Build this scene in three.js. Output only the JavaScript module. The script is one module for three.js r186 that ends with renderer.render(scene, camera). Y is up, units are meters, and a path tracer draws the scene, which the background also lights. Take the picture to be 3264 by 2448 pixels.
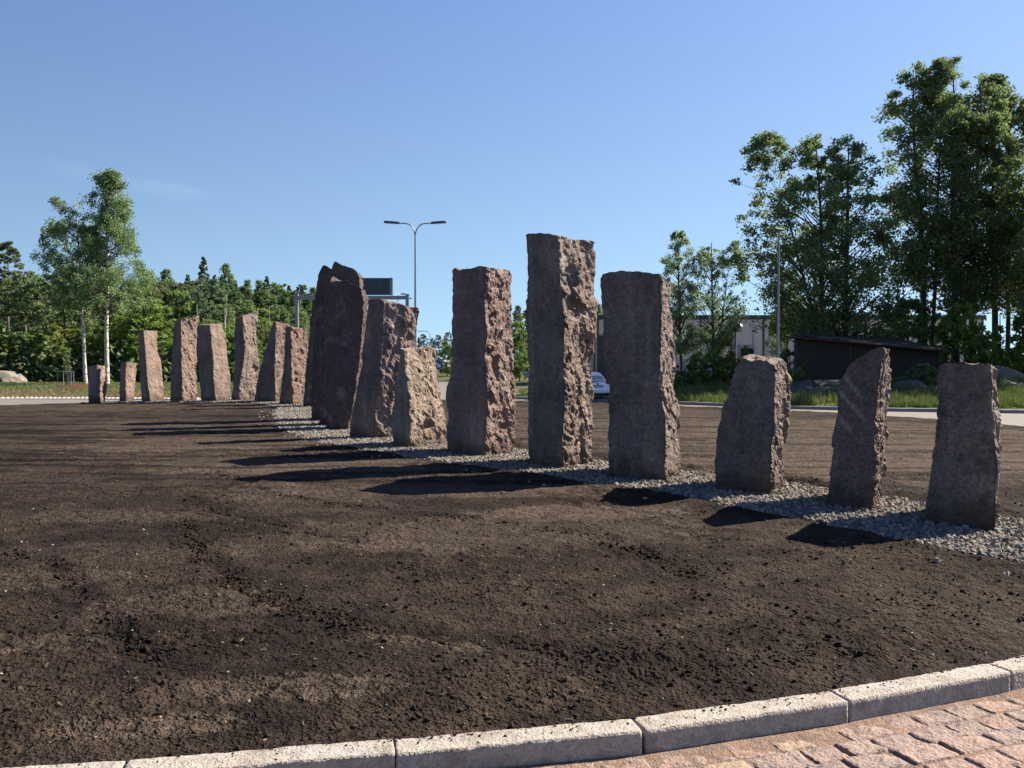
import * as THREE from 'three';
import { mergeGeometries } from 'three/addons/utils/BufferGeometryUtils.js';
import { ImprovedNoise } from 'three/addons/math/ImprovedNoise.js';
import { RoundedBoxGeometry } from 'three/addons/geometries/RoundedBoxGeometry.js';
import { FontLoader } from 'three/addons/loaders/FontLoader.js';
import { TextGeometry } from 'three/addons/geometries/TextGeometry.js';

// ---------------------------------------------------------------- camera, sky, sun, exposure
const scene = new THREE.Scene();
const EYE = 1.6;
const camera = new THREE.PerspectiveCamera(48.24, 4 / 3, 0.1, 3000);
camera.position.set(0, EYE, 0);
camera.rotation.set(-0.01592, 0, 0);

const renderer = new THREE.WebGLRenderer({ antialias: true });
renderer.toneMapping = THREE.LinearToneMapping;
renderer.toneMappingExposure = 2.8;
renderer.shadowMap.enabled = true;

const SUN_EL = 39.3 * Math.PI / 180, SUN_AZ = 67 * Math.PI / 180;      // azimuth clockwise from the view direction
const toSun = new THREE.Vector3(Math.sin(SUN_AZ) * Math.cos(SUN_EL), Math.sin(SUN_EL), -Math.cos(SUN_AZ) * Math.cos(SUN_EL));
const sun = new THREE.DirectionalLight(0xffeed8, 5.0);
sun.position.copy(toSun).multiplyScalar(120);
sun.castShadow = true;
sun.shadow.mapSize.set(4096, 4096);
Object.assign(sun.shadow.camera, { left: -90, right: 90, top: 90, bottom: -90, near: 1, far: 400 });
sun.name = 'sun';
scene.add(sun); scene.add(sun.target);

const clamp = (x, a = 0, b = 1) => Math.min(b, Math.max(a, x));
const smooth = (a, b, x) => { const t = clamp((x - a) / (b - a)); return t * t * (3 - 2 * t); };
const lerp = (a, b, t) => a + (b - a) * t;
function rng(seed) {
  let a = (seed * 2654435761) >>> 0;
  return () => { a = (a + 0x6D2B79F5) >>> 0; let t = a; t = Math.imul(t ^ (t >>> 15), t | 1); t ^= t + Math.imul(t ^ (t >>> 7), t | 61); return ((t ^ (t >>> 14)) >>> 0) / 4294967296; };
}
const NZ = new ImprovedNoise();
const noise = (x, y, z = 0.37) => NZ.noise(x + 100.13, y + 57.71, z + 31.17);
function fbm(x, y, z, oct = 4, gain = 0.5) { let s = 0, a = 1, f = 1, n = 0; for (let i = 0; i < oct; i++) { s += a * noise(x * f, y * f, z * f + i * 7.3); n += a; a *= gain; f *= 2.03; } return s / n; }

{ // a clear morning sky: deep blue away from the sun, paler towards it and towards the horizon, one faint contrail
  const W = 2048, H = 1024, d = new Float32Array(W * H * 4);
  const trail = (az, el) => {                       // degrees
    let t = 0;
    const seg = (a0, e0, a1, e1, w, k) => {
      const dx = a1 - a0, dy = e1 - e0, L = dx * dx + dy * dy;
      const q = ((az - a0) * dx + (el - e0) * dy) / L; if (q < 0 || q > 1) return;
      const c = Math.hypot(az - a0 - q * dx, el - e0 - q * dy);
      t += k * Math.exp(-(c * c) / (w * w)) * smooth(0, .25, q) * smooth(0, .3, 1 - q) * (0.7 + 0.6 * fbm(az * 1.7, el * 4, 2, 3));
    };
    seg(-29.6, 12.2, -19.2, 10.3, .36, .034);
    seg(-23.6, 11.5, -19.0, 10.8, .26, .05);
    return t;
  };
  for (let j = 0; j < H; j++) for (let i = 0; i < W; i++) {
    const el = ((j + .5) / H - .5) * Math.PI, th = ((i + .5) / W - .5) * 2 * Math.PI;
    const x = Math.cos(el) * Math.cos(th), y = Math.sin(el), z = Math.cos(el) * Math.sin(th);
    const cg = x * toSun.x + y * toSun.y + z * toSun.z, g = Math.acos(clamp(cg, -1, 1)) * 180 / Math.PI;
    const e = Math.max(0, y);
    const hz = Math.exp(-e / 0.27);                 // pale air low down
    const p = 0.5 + 0.5 * cg;
    const zen = [0.034, 0.110, 0.440], hor = [0.490, 0.780, 1.000];
    const side = 0.48 + 1.1 * p * p;
    const glow = 0.5 * Math.exp(-g / 17) + 0.16 * Math.exp(-g / 36);
    const az = Math.atan2(x, -z) * 180 / Math.PI, eld = el * 180 / Math.PI;
    const tr = (az > -32 && az < -17 && eld > 8 && eld < 15) ? trail(az, eld) : 0;
    const k = (j * W + i) * 4;
    for (let c = 0; c < 3; c++) {
      const mieC = [1.0, 1.02, 0.95][c];
      d[k + c] = .42 * (1 - .6 * smooth(.42, .95, y)) * (lerp(zen[c], hor[c], hz) * lerp(side, .95, hz * .5) + glow * mieC + tr * [1, .95, .85][c]);
    }
    d[k + 3] = 1;
  }
  const sky = new THREE.DataTexture(d, W, H, THREE.RGBAFormat, THREE.FloatType);
  sky.mapping = THREE.EquirectangularReflectionMapping;
  sky.magFilter = sky.minFilter = THREE.LinearFilter; sky.needsUpdate = true;
  scene.background = sky; scene.environment = sky;
}

// ---------------------------------------------------------------- helpers
const counts = {};
function numbered(name) { const n = counts[name] = (counts[name] ?? -1) + 1; return n ? name + '_' + String(n).padStart(3, '0') : name; }
function tag(o, label, category, group, kind) {
  if (label) o.userData.label = label;
  if (category) o.userData.category = category;
  if (group) o.userData.group = group;
  if (kind) o.userData.kind = kind;
  return o;
}
function thing(name, label, category, group, x = 0, y = 0, z = 0, turn = 0) {
  const g = new THREE.Group(); g.name = numbered(name); g.position.set(x, y, z); g.rotation.y = turn;
  scene.add(g); return tag(g, label, category, group);
}
function mesh(name, geo, mat, parent) {
  const m = new THREE.Mesh(geo, mat); m.castShadow = m.receiveShadow = true;
  m.name = parent ? name : numbered(name); (parent || scene).add(m); return m;
}
const at = (geo, x = 0, y = 0, z = 0, rx = 0, ry = 0, rz = 0) => { geo.applyMatrix4(new THREE.Matrix4().makeRotationFromEuler(new THREE.Euler(rx, ry, rz)).setPosition(x, y, z)); return geo; };
const box = (w, h, d, x = 0, y = 0, z = 0, ry = 0) => at(new THREE.BoxGeometry(w, h, d), x, y, z, 0, ry);
const rbox = (w, h, d, r, x = 0, y = 0, z = 0) => at(new RoundedBoxGeometry(w, h, d, 2, r), x, y, z);
const cyl = (r0, r1, h, x = 0, y = 0, z = 0, n = 14) => at(new THREE.CylinderGeometry(r0, r1, h, n), x, y + h / 2, z);
const merge = list => mergeGeometries(list.map(g => { const q = g.index ? g.toNonIndexed() : g; for (const k of Object.keys(q.attributes)) if (!['position', 'normal', 'uv'].includes(k)) q.deleteAttribute(k); return q; }));
function bar(a, b, r0, r1 = r0, n = 7) {                    // a tapered round bar between two points
  const A = new THREE.Vector3(...a), B = new THREE.Vector3(...b), L = A.distanceTo(B);
  const g = new THREE.CylinderGeometry(r1, r0, L, n, 1, true);
  g.applyQuaternion(new THREE.Quaternion().setFromUnitVectors(new THREE.Vector3(0, 1, 0), B.clone().sub(A).normalize()));
  g.translate((A.x + B.x) / 2, (A.y + B.y) / 2, (A.z + B.z) / 2); return g;
}
const tube = (pts, r, n = 24, k = 8) => new THREE.TubeGeometry(new THREE.CatmullRomCurve3(pts.map(p => new THREE.Vector3(...p))), n, r, k);
const matte = (o) => new THREE.MeshPhysicalMaterial({ specularIntensity: .25, ...o });
const std = (r, g, b, rough = .8, more = {}) => new THREE.MeshStandardMaterial({ color: new THREE.Color().setRGB(r, g, b), roughness: rough, ...more });
function dataTex(n, f, srgb) {                                // n x n texture from f(u, v) -> [r, g, b] in 0..1
  const d = new Uint8Array(n * n * 4);
  for (let j = 0; j < n; j++) for (let i = 0; i < n; i++) { const c = f(i / n, j / n, i, j), k = (j * n + i) * 4; for (let q = 0; q < 3; q++) d[k + q] = clamp(c[q]) * 255; d[k + 3] = 255; }
  const t = new THREE.DataTexture(d, n, n); t.wrapS = t.wrapT = THREE.RepeatWrapping; t.magFilter = THREE.LinearFilter; t.minFilter = THREE.LinearMipmapLinearFilter; t.generateMipmaps = true;
  if (srgb) t.colorSpace = THREE.SRGBColorSpace; t.needsUpdate = true; return t;
}
// tiling value noise on a lattice of n cells
function tileNoise(seed, n) {
  const r = rng(seed), v = new Float32Array(n * n); for (let i = 0; i < v.length; i++) v[i] = r();
  return (u, w) => {
    const x = u * n, y = w * n, i = Math.floor(x), j = Math.floor(y), fx = x - i, fy = y - j, sx = fx * fx * (3 - 2 * fx), sy = fy * fy * (3 - 2 * fy);
    const q = (a, b) => v[((b % n + n) % n) * n + ((a % n + n) % n)];
    return lerp(lerp(q(i, j), q(i + 1, j), sx), lerp(q(i, j + 1), q(i + 1, j + 1), sx), sy);
  };
}
const table = (list, x) => { // piecewise linear [[x, y], ...]
  if (x <= list[0][0]) return list[0][1];
  for (let i = 1; i < list.length; i++) if (x <= list[i][0]) { const [a, p] = list[i - 1], [b, q] = list[i]; return b > a ? lerp(p, q, (x - a) / (b - a)) : q; }
  return list[list.length - 1][1];
};
const table3 = (list, x) => { // the same with eased joints
  if (x <= list[0][0]) return list[0][1];
  for (let i = 1; i < list.length; i++) if (x <= list[i][0]) { const [a, p] = list[i - 1], [b, q] = list[i]; const t = (x - a) / Math.max(1e-6, b - a); return lerp(p, q, lerp(t, t * t * (3 - 2 * t), .6)); }
  return list[list.length - 1][1];
};
function cellHash(i, j, k, s) { let h = (Math.imul(i, 374761393) + Math.imul(j, 668265263) + Math.imul(k, 2147483647) + Math.imul(s, 1274126177)) | 0; h = Math.imul(h ^ (h >>> 13), 1274126177); h ^= h >>> 16; return (h >>> 0) / 4294967296; }
function gridGeometry(nu, nv, f, uvScale = 1) {              // f(i, j) -> { p: [x, y, z], c: [r, g, b] }
  const pos = new Float32Array((nu + 1) * (nv + 1) * 3), col = new Float32Array(pos.length), uv = new Float32Array((nu + 1) * (nv + 1) * 2), idx = new Uint32Array(nu * nv * 6);
  let k = 0, m = 0;
  for (let j = 0; j <= nv; j++) for (let i = 0; i <= nu; i++, k++) {
    const q = f(i, j); pos.set(q.p, k * 3); if (q.c) col.set(q.c, k * 3); uv[k * 2] = (q.uv ? q.uv[0] : q.p[0]) * uvScale; uv[k * 2 + 1] = (q.uv ? q.uv[1] : q.p[2]) * uvScale;
    if (i < nu && j < nv) { const a = k, b = k + 1, c = k + nu + 1, e = c + 1; idx.set([a, b, c, b, e, c], m); m += 6; }
  }
  const g = new THREE.BufferGeometry(); g.setAttribute('position', new THREE.BufferAttribute(pos, 3)); g.setAttribute('color', new THREE.BufferAttribute(col, 3)); g.setAttribute('uv', new THREE.BufferAttribute(uv, 2)); g.setIndex(new THREE.BufferAttribute(idx, 1));
  g.computeVertexNormals(); return g;
}

// ---------------------------------------------------------------- the ground: island, gravel band, road, verges
// plan points are [x, depth]; depth runs along the view, three's z is -depth
const islandCurve = new THREE.CatmullRomCurve3([[-1.93, 3.22], [-.47, 3.48], [.48, 3.69], [1.51, 4.02], [2.71, 4.51], [4.6, 5.5], [6.8, 7.0], [9, 9], [11.2, 11.9], [12.9, 15.3], [13.8, 19.5], [13.8, 23.5], [12.6, 28], [10.5, 32], [7.6, 35.6], [4.2, 39], [0, 41.8], [-5, 43.6], [-11, 44.4], [-16.5, 43.6], [-20.8, 41.3], [-24.8, 37], [-28, 31], [-29, 25], [-27.5, 18], [-23.5, 12], [-18, 7.5], [-12, 4.7], [-7, 3.4], [-4, 3.05]].map(p => new THREE.Vector3(p[0], 0, p[1])), true, 'centripetal');
const ISL = islandCurve.getSpacedPoints(420).slice(0, 420).map(v => [v.x, v.z]);
const islandLength = islandCurve.getLength();
const islU = s => { const t = (s / islandLength % 1 + 1) % 1, p = islandCurve.getPointAt(t), q = islandCurve.getTangentAt(t); return { x: p.x, z: p.z, tx: q.x, tz: q.z, nx: q.z, nz: -q.x }; }; // n points out of the island
// arc length of the kerb joint seen left of centre
let S0 = 0; { let best = 9; for (let s = 0; s < islandLength; s += .01) { const q = islU(s), d = Math.hypot(q.x + .47, q.z - 3.48); if (d < best) { best = d; S0 = s; } } }
function edgeDist(x, z) { let m = 1e9; for (let i = 0; i < ISL.length; i++) { const a = ISL[i], b = ISL[(i + 1) % ISL.length], dx = b[0] - a[0], dz = b[1] - a[1], t = clamp(((x - a[0]) * dx + (z - a[1]) * dz) / (dx * dx + dz * dz)), q = (x - a[0] - t * dx) ** 2 + (z - a[1] - t * dz) ** 2; if (q < m) m = q; } return Math.sqrt(m); }
function onIsland(x, z) { let k = false; for (let i = 0, j = ISL.length - 1; i < ISL.length; j = i++) { const a = ISL[i], c = ISL[j]; if ((a[1] > z) !== (c[1] > z) && x < (c[0] - a[0]) * (z - a[1]) / (c[1] - a[1]) + a[0]) k = !k; } return k; }
const BAND = [[5.3, 6.3, 1.05], [4.25, 7.75, 1.05], [3.5, 8.8, 1.05], [2.8, 9.85, 1.05], [1.9, 11.2, 1.05], [.7, 12.7, 1.1], [-.65, 14.4, 1.3], [-2.0, 16.2, 1.3], [-3.4, 18.6, 1.3], [-4.5, 21, 1.25], [-5.4, 24, 1.25], [-6.7, 28.5, 1.25], [-7.7, 32, 1.2], [-9, 34.7, 1.2], [-10.4, 37, 1.1], [-12.3, 38.8, 1.1], [-13.6, 39.3, 1.1], [-15.3, 40.1, 1.1], [-17.1, 40.8, 1.1], [-18.6, 41.3, 1], [-19.6, 41, .8]];
function rowDist(x, z) { let m = 1e9, s = 0, w = 1; for (let i = 0; i + 1 < BAND.length; i++) { const a = BAND[i], b = BAND[i + 1], dx = b[0] - a[0], dz = b[1] - a[1], t = clamp(((x - a[0]) * dx + (z - a[1]) * dz) / (dx * dx + dz * dz)), q = (x - a[0] - t * dx) ** 2 + (z - a[1] - t * dz) ** 2; if (q < m) { m = q; w = lerp(a[2], b[2], t); s = Math.sign(dx * (z - a[1]) - dz * (x - a[0])); } } return [Math.sqrt(m) / w * 1.1, s, w / 1.1]; }
function gravelMask(x, z) { const [d, s] = rowDist(x, z); const w = 1.0 + .16 * noise(x * .9, z * .9, 3) + .1 * noise(x * 3.1, z * 3.1, 5); return [smooth(w + .05, w - .1, d), d, s]; }
const ell = (x, z, cx, cz, rx, rz, a = 0) => { const c = Math.cos(a), s = Math.sin(a), u = ((x - cx) * c + (z - cz) * s) / rx, v = (-(x - cx) * s + (z - cz) * c) / rz; return u * u + v * v; };
function patch(x, z, list) { let m = 0; const w = .6 * noise(x * 1.3, z * 1.3, 9) + .6 * noise(x * 3.6, z * 3.6, 11) + .4 * noise(x * 11, z * 11, 12); for (const [cx, cz, rx, rz, a, k] of list) m = Math.max(m, k * smooth(1.15, .55, ell(x, z, cx, cz, rx, rz, a) + w)); return m; }
const SAND = [[.7, 8.55, 1.15, .5, .25, 1], [-1.2, 10.2, 2.2, .8, -.1, .6], [-3.2, 12.6, 2.6, 1.4, -.2, .65], [-5.5, 16.5, 3, 2.4, 0, .6], [.2, 7.6, 2.2, .8, .1, .45], [-.5, 7.2, 1.6, .5, 0, .4], [-8, 22, 3, 3, 0, .45], [5.5, 14, 4, 3.2, .5, .75], [4, 20, 5, 6, 0, .7], [9, 19, 4, 6, 0, .7], [8, 13, 3, 2.5, .5, .7], [-1, 29, 5, 7, 0, .35], [-3.2, 6.6, 1.5, .35, .1, .25], [-2.3, 9.5, 1.2, .5, 0, .4], [-14, 33, 8, 5, 0, .35], [3, 27, 6, 6, 0, .4]];
const CRACKED = [[-1.05, 3.98, .62, .16, .05, 1], [-1.55, 3.6, .42, .13, .1, .9], [-.5, 4.62, .42, .13, -.35, 1], [-1.95, 5.35, .75, .4, .1, .75], [-3.3, 5.9, .8, .3, 0, .7], [-1.0, 6.9, .7, .25, -.3, .7], [-3.6, 8.2, 1.1, .4, 0, .6], [.9, 4.9, .5, .12, .3, .35], [-2.7, 4.6, .5, .15, 0, .6], [2.1, 6.2, .7, .25, .4, .3]];
const TRACKS = [[[-3.1, 8.0], [-2.66, 7.16], [-2.2, 6.3], [-1.76, 5.6], [-1.12, 5.07], [-.37, 4.68], [.2, 4.42], [.9, 4.25]], [[-3.6, 9.3], [-2.97, 8.56], [-2.06, 7.69], [-1.2, 7.0]], [[-.3, 10.1], [.27, 9.6], [1.17, 8.3], [1.6, 7.4]], [[-.05, 10.1], [.5, 9.62], [1.42, 8.35]], [[-5.2, 7.4], [-3.4, 6.3], [-2.4, 5.0], [-1.7, 4.2]], [[.8, 7.1], [1.15, 6.5], [1.3, 5.9]], [[-4.2, 12], [-2.6, 9.6], [-.6, 8.2], [.9, 7.2]]];
function trackDist(x, z) { let m = 9; for (const T of TRACKS) for (let i = 0; i + 1 < T.length; i++) { const a = T[i], b = T[i + 1], dx = b[0] - a[0], dz = b[1] - a[1], t = clamp(((x - a[0]) * dx + (z - a[1]) * dz) / (dx * dx + dz * dz)); m = Math.min(m, Math.hypot(x - a[0] - t * dx, z - a[1] - t * dz)); } return m; }
function cells(x, z, s) { let f1 = 9, f2 = 9; const i0 = Math.floor(x / s), j0 = Math.floor(z / s); for (let i = i0 - 1; i <= i0 + 1; i++) for (let j = j0 - 1; j <= j0 + 1; j++) { const px = (i + cellHash(i, j, 1, 5)) * s, pz = (j + cellHash(i, j, 2, 5)) * s, q = Math.hypot(x - px, z - pz) / s; if (q < f1) { f2 = f1; f1 = q; } else if (q < f2) f2 = q; } return [f1, f2]; }
function soilBase(x, z, e) { // the smooth lie of the land on the island
  return .088 + .035 * smooth(0, .7, e) + .075 * smooth(.8, 5.5, e) + .03 * noise(x * .28, z * .28, 1.5) * smooth(.5, 3, e) - .09 * smooth(-11, -18, x) * smooth(32, 39, z);
}
function soil(x, z, detail = 1) {
  const e = edgeDist(x, z), [g, rd, side] = gravelMask(x, z);
  const sand = patch(x, z, SAND), crk = patch(x, z, CRACKED) * (z < 11 ? 1 : 0);
  const td = z < 12 ? trackDist(x + .1 * noise(x * 2, z * 2, 4), z + .1 * noise(x * 2, z * 2, 6)) : 9;
  const rough = clamp(.75 + .9 * noise(x * .8, z * .8, 21) + .4 * noise(x * 2.3, z * 2.3, 22) - .6 * sand - .9 * crk, .12, 1.5);
  let h = soilBase(x, z, e);
  const ef = smooth(0, .35, e);
  h += ef * (.016 * noise(x * 1.1, z * 1.1, 2) + .014 * noise(x * 2.7, z * 2.7, 2.5) + .016 * rough * Math.max(0, noise(x * 5.2, z * 5.2, 2.7)));
  // raked furrows lying across the view beyond the stones and on the far left
  h += ef * .018 * smooth(10, 16, z) * noise(x * .35, z * 2.2 + .6 * noise(x * .2, z * .2, 8), 14);
  const n1 = noise(x * 6.5, z * 6.5, 3.1), n2 = noise(x * 15, z * 15, 4.2), n3 = noise(x * 34, z * 34, 5.3);
  const clod = .72 * rough * (.013 * Math.max(0, n1 + .1) * 2 + .013 * (.5 - Math.abs(n2)) * 1.6 + .008 * (.4 - Math.abs(n3)) * 1.8);
  h += clod * lerp(.45, 1, ef) * detail * (1 - .75 * g);
  // wheel marks: a shallow trough with crumbled rims
  if (td < .4) h += -.024 * Math.exp(-((td / .07) ** 2)) * (.6 + .6 * noise(x * 5, z * 5, 33)) + .012 * Math.exp(-(((td - .14) / .05) ** 2)) * (.5 + n1);
  let crack = 0;
  if (crk > .05) { const wx = x + .02 * noise(x * 9, z * 9, 40), wz = z + .02 * noise(x * 9, z * 9, 41); const [a, b] = cells(wx, wz * 1.25, .17), [c, d] = cells(wx, wz * 1.3, .08); crack = Math.max(smooth(.085, .02, b - a), .55 * smooth(.1, .0, d - c)) * smooth(.15, .5, crk); h -= .009 * crack; }
  // the gravel lies in a shallow tray; loose soil is heaped behind it
  h = lerp(h, soilBase(x, z, e) - .03, g);
  const heap = Math.exp(-(((rd - 1.22) / .16) ** 2)); h += heap * (side < 0 ? .045 : .012) * (1 + n1);
  const streak = (smooth(.02, .3, noise(x * .22 + .3 * noise(x, z, 3), z * 2.3 + .7 * noise(x * .3, z * .3, 8), 14)) - .35) * smooth(8.5, 12, z);
  h -= .012 * streak * ef * (1 - g);
  // colour: moist dark peat, brown crumb, dry grey-brown crust
  const moist = clamp(.5 + .9 * streak + 1.0 * noise(x * .55, z * .55, 51) + .8 * noise(x * 2.3, z * 2.3, 52) + .6 * noise(x * 5.1, z * 5.1, 53) + .35 * n1 + .3 * n2 + (side < 0 ? .9 : .25) * heap + (td < .25 ? .5 * (1 - td / .25) : 0) + .12 * smooth(5, 3.4, z) - .12 * smooth(14, 24, z) + smooth(9, 15, z) * 1.7 * noise(x * .3, z * 1.7 + .6 * noise(x * .2, z * .2, 8), 14));
  const dry = clamp(1.35 * sand * (.75 + .5 * noise(x * 3, z * 3, 61)) + .8 * crk * (1 - crack) + .1 * (1 - moist));
  const dark = [.0180, .0130, .0103], mid = [.0385, .0283, .0218], pale = [.112, .089, .070];
  const c = [0, 1, 2].map(i => { let v = lerp(mid[i], dark[i], moist); v = lerp(v, pale[i], clamp(dry) * .66); v *= 1 - .55 * crack; v *= 1 - .5 * clamp(streak * 1.4) + .22 * clamp(-streak * 2.4); v *= 1 + .45 * n3 + .38 * n2 + .25 * n1; return lerp(v, [.085, .078, .068][i], g * .8); });
  return { h, c, g, rough, dry, crk };
}
const soilTexN = [tileNoise(11, 16), tileNoise(12, 48), tileNoise(13, 130), tileNoise(14, 300)];
const soilBumpF = (u, v) => .25 * soilTexN[0](u, v) + .3 * soilTexN[1](u, v) + .28 * soilTexN[2](u, v) + .17 * soilTexN[3](u, v);
const soilMap = dataTex(1024, (u, v) => { const b = soilBumpF(u, v), f = soilTexN[3](u, v), q = soilTexN[2](v, u), l = clamp(.40 + 1.5 * (b - .5) + .75 * (f - .5)); const s = f > .93 && q > .6 ? .35 : 0; return [l + .34 + s, l + .33 + s, l + .32 + s * .8]; });
const soilBump = dataTex(1024, (u, v) => { const b = soilBumpF(u, v); return [b, b, b]; });
const soilMat = matte({ vertexColors: true, map: soilMap, bumpMap: soilBump, bumpScale: .05, roughness: .97 });
{
  const hit = az => { // near and far distance of the island along an azimuth
    const dx = Math.sin(az), dz = Math.cos(az), r = [];
    for (let i = 0; i < ISL.length; i++) { const a = ISL[i], b = ISL[(i + 1) % ISL.length], ex = b[0] - a[0], ez = b[1] - a[1], det = dx * -ez + dz * ex; if (Math.abs(det) < 1e-9) continue; const t = (-a[0] * ez + a[1] * ex) / det, s = (dx * a[1] - dz * a[0]) / det; if (s >= 0 && s < 1 && t > 0) r.push(t); }
    return r.length > 1 ? [Math.min(...r), Math.max(...r)] : null;
  };
  let lo = -1.0, hi = .6; while (hit(lo - .002)) lo -= .002; while (hit(hi + .002)) hi += .002;
  const azs = [], add = (a, b, n) => { for (let i = 0; i < n; i++) azs.push(lerp(a, b, i / n)); };
  add(lo, -.6, 70); add(-.6, .6, 640); add(.6, hi, 40); azs.push(hi);
  const NR = 620, hits = azs.map(hit);
  const geo = gridGeometry(azs.length - 1, NR, (i, j) => {
    const [a, b] = hits[i], r = a * Math.pow(b / a, j / NR), x = r * Math.sin(azs[i]), z = r * Math.cos(azs[i]);
    const s = soil(x, z, 1 - .3 * smooth(12, 30, z));
    return { p: [x, s.h, -z], c: s.c };
  }, 1 / 1.7);
  const m = mesh('soil_bed', geo, soilMat); tag(m, 'bare dark soil of the round island inside the granite kerb', null, null, 'structure');
}
// loose things on the soil
const lumps = [1, 2, 3, 4].map(s => { const g = new THREE.IcosahedronGeometry(1, 1), r = rng(s + 40), p = g.attributes.position, key = {}; for (let i = 0; i < p.count; i++) { const k = [p.getX(i), p.getY(i), p.getZ(i)].map(v => v.toFixed(2)).join(); const f = key[k] ??= .68 + .55 * r(); p.setXYZ(i, p.getX(i) * f, p.getY(i) * f, p.getZ(i) * f); } return welded(g); });
const crushed = [1, 2, 3, 4].map(s => { const g = new THREE.IcosahedronGeometry(1, s % 2), r = rng(s + 60), p = g.attributes.position, key = {}; for (let i = 0; i < p.count; i++) { const k = [p.getX(i), p.getY(i), p.getZ(i)].map(v => v.toFixed(2)).join(); const f = key[k] ??= .7 + .55 * r(); p.setXYZ(i, p.getX(i) * f, p.getY(i) * f, p.getZ(i) * f); } g.computeVertexNormals(); return g; });
const rough1 = (r, g, b) => matte({ color: new THREE.Color().setRGB(r, g, b), roughness: .95 });
function scatter(name, label, geo, mat, list, category) { // list of [x, y, z, sx, sy, sz, rx, ry, rz, r, g, b]
  const m = new THREE.InstancedMesh(geo, mat, list.length), o = new THREE.Object3D(), c = new THREE.Color();
  list.forEach((q, i) => { o.position.set(q[0], q[1], q[2]); o.scale.set(q[3], q[4], q[5]); o.rotation.set(q[6], q[7], q[8]); o.updateMatrix(); m.setMatrixAt(i, o.matrix); m.setColorAt(i, c.setRGB(q[9], q[10], q[11])); });
  m.name = numbered(name); m.castShadow = m.receiveShadow = true; scene.add(m); return tag(m, label, category, null, 'stuff');
}
{
  const r = rng(77), clods = [[], [], [], []], chips = [], grit = [];
  const place = () => { const az = lerp(-.72, .66, r()), rr = 3.35 * Math.pow(22 / 3.35, Math.pow(r(), .8)); return [rr * Math.sin(az), rr * Math.cos(az)]; };
  let n = 0;
  while (n < 40000) {
    const [x, z] = place(); n++;
    if (!onIsland(x, z) || edgeDist(x, z) < .02) continue;
    const s = soil(x, z); if (s.g > .4) continue;
    const cl = noise(x * 1.6, z * 1.6, 71) + .7 * noise(x * 4.5, z * 4.5, 72) + .25 - .7 * s.crk - .5 * s.dry;
    if (r() > .25 + cl) continue;
    let q = .0022 * Math.exp(.95 * Math.sqrt(-2 * Math.log(1 - r() * .999)) * .75) * (1 + .01 * z); q = Math.min(q, .014);
    const k = Math.floor(r() * 4), t = .7 + .6 * r(), dk = s.c.map(v => v * t);
    clods[k].push([x, s.h + q * .12, -z, q * (1 + .6 * r()), q * (.5 + .3 * r()), q * (1 + .4 * r()), r() * 3, r() * 6, r() * 3, ...dk]);
  }
  for (const [ti, n, w] of [[0, 1500, .12], [4, 450, .1], [5, 160, .12], [6, 300, .1], [1, 160, .06]]) for (let i = 0; i < n; i++) { // crumbled rims thrown up by the wheels
    const T = TRACKS[ti], f = r() * (T.length - 1), a = T[Math.floor(f)], b = T[Math.floor(f) + 1], u = f % 1, x = lerp(a[0], b[0], u) + (r() + r() + r() - 1.5) * w, z = lerp(a[1], b[1], u) + (r() + r() + r() - 1.5) * w;
    if (!onIsland(x, z) || edgeDist(x, z) < .05 || noise(x * 2.2, z * 2.2, 44) < -.1) continue;
    const s = soil(x, z), q = .004 + .016 * r() * r() * r() + .006 * r(), t = .7 + .5 * r();
    clods[i % 4].push([x, s.h + q * .2, -z, q * (1 + .7 * r()), q * (.55 + .35 * r()), q * (1 + .5 * r()), r() * 3, r() * 6, r() * 3, .022 * t, .0155 * t, .012 * t]);
  }
  clods.forEach((l, k) => scatter('soil_clods', 'crumbs and clods of dark soil strewn over the island', lumps[k], rough1(1, 1, 1), l));
  for (let i = 0; i < 900; i++) { const [x, z] = place(); if (!onIsland(x, z) || edgeDist(x, z) < .04) continue; const s = soil(x, z); if (s.g > .5) continue; const L = .006 + .022 * r() * r(), b = .06 + .16 * r(); chips.push([x, s.h + .006, -z, L * 2, .003 + .002 * r(), .003 + .005 * r(), .5 * (r() - .5), r() * 6.3, .5 * (r() - .5), b, b * .78, b * .52]); }
  const crumbs = []; for (let i = 0; i < 420; i++) { const q = islU(S0 - 3 + 7 * r()), o = .005 + .12 * r() * r(), x = q.x + q.nx * o, z = q.z + q.nz * o, k = .002 + .005 * r() * r(); crumbs.push([x, .101, -z, k * 1.4, k * .7, k, r() * 3, r() * 6, 0, .03, .021, .015]); }
  scatter('soil_crumbs', 'crumbs of soil spilled onto the granite kerb', lumps[0], rough1(1, 1, 1), crumbs);
  scatter('wood_chips', 'small splinters of wood and root lying on the soil', new THREE.BoxGeometry(1, 1, 1), rough1(1, 1, 1), chips);
  for (let i = 0; i < 420; i++) { const [x, z] = place(); if (!onIsland(x, z) || edgeDist(x, z) < .04) continue; const s = soil(x, z), q = .003 + .006 * r() * r(), b = .15 + .3 * r(); grit.push([x, s.h + q * .3, -z, q * 1.4, q * .8, q, r() * 3, r() * 6, 0, b, b * .93, b * .83]); }
  scatter('pale_grit', 'scattered pale pebbles on the dark soil', lumps[1], rough1(1, 1, 1), grit);
}
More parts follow.
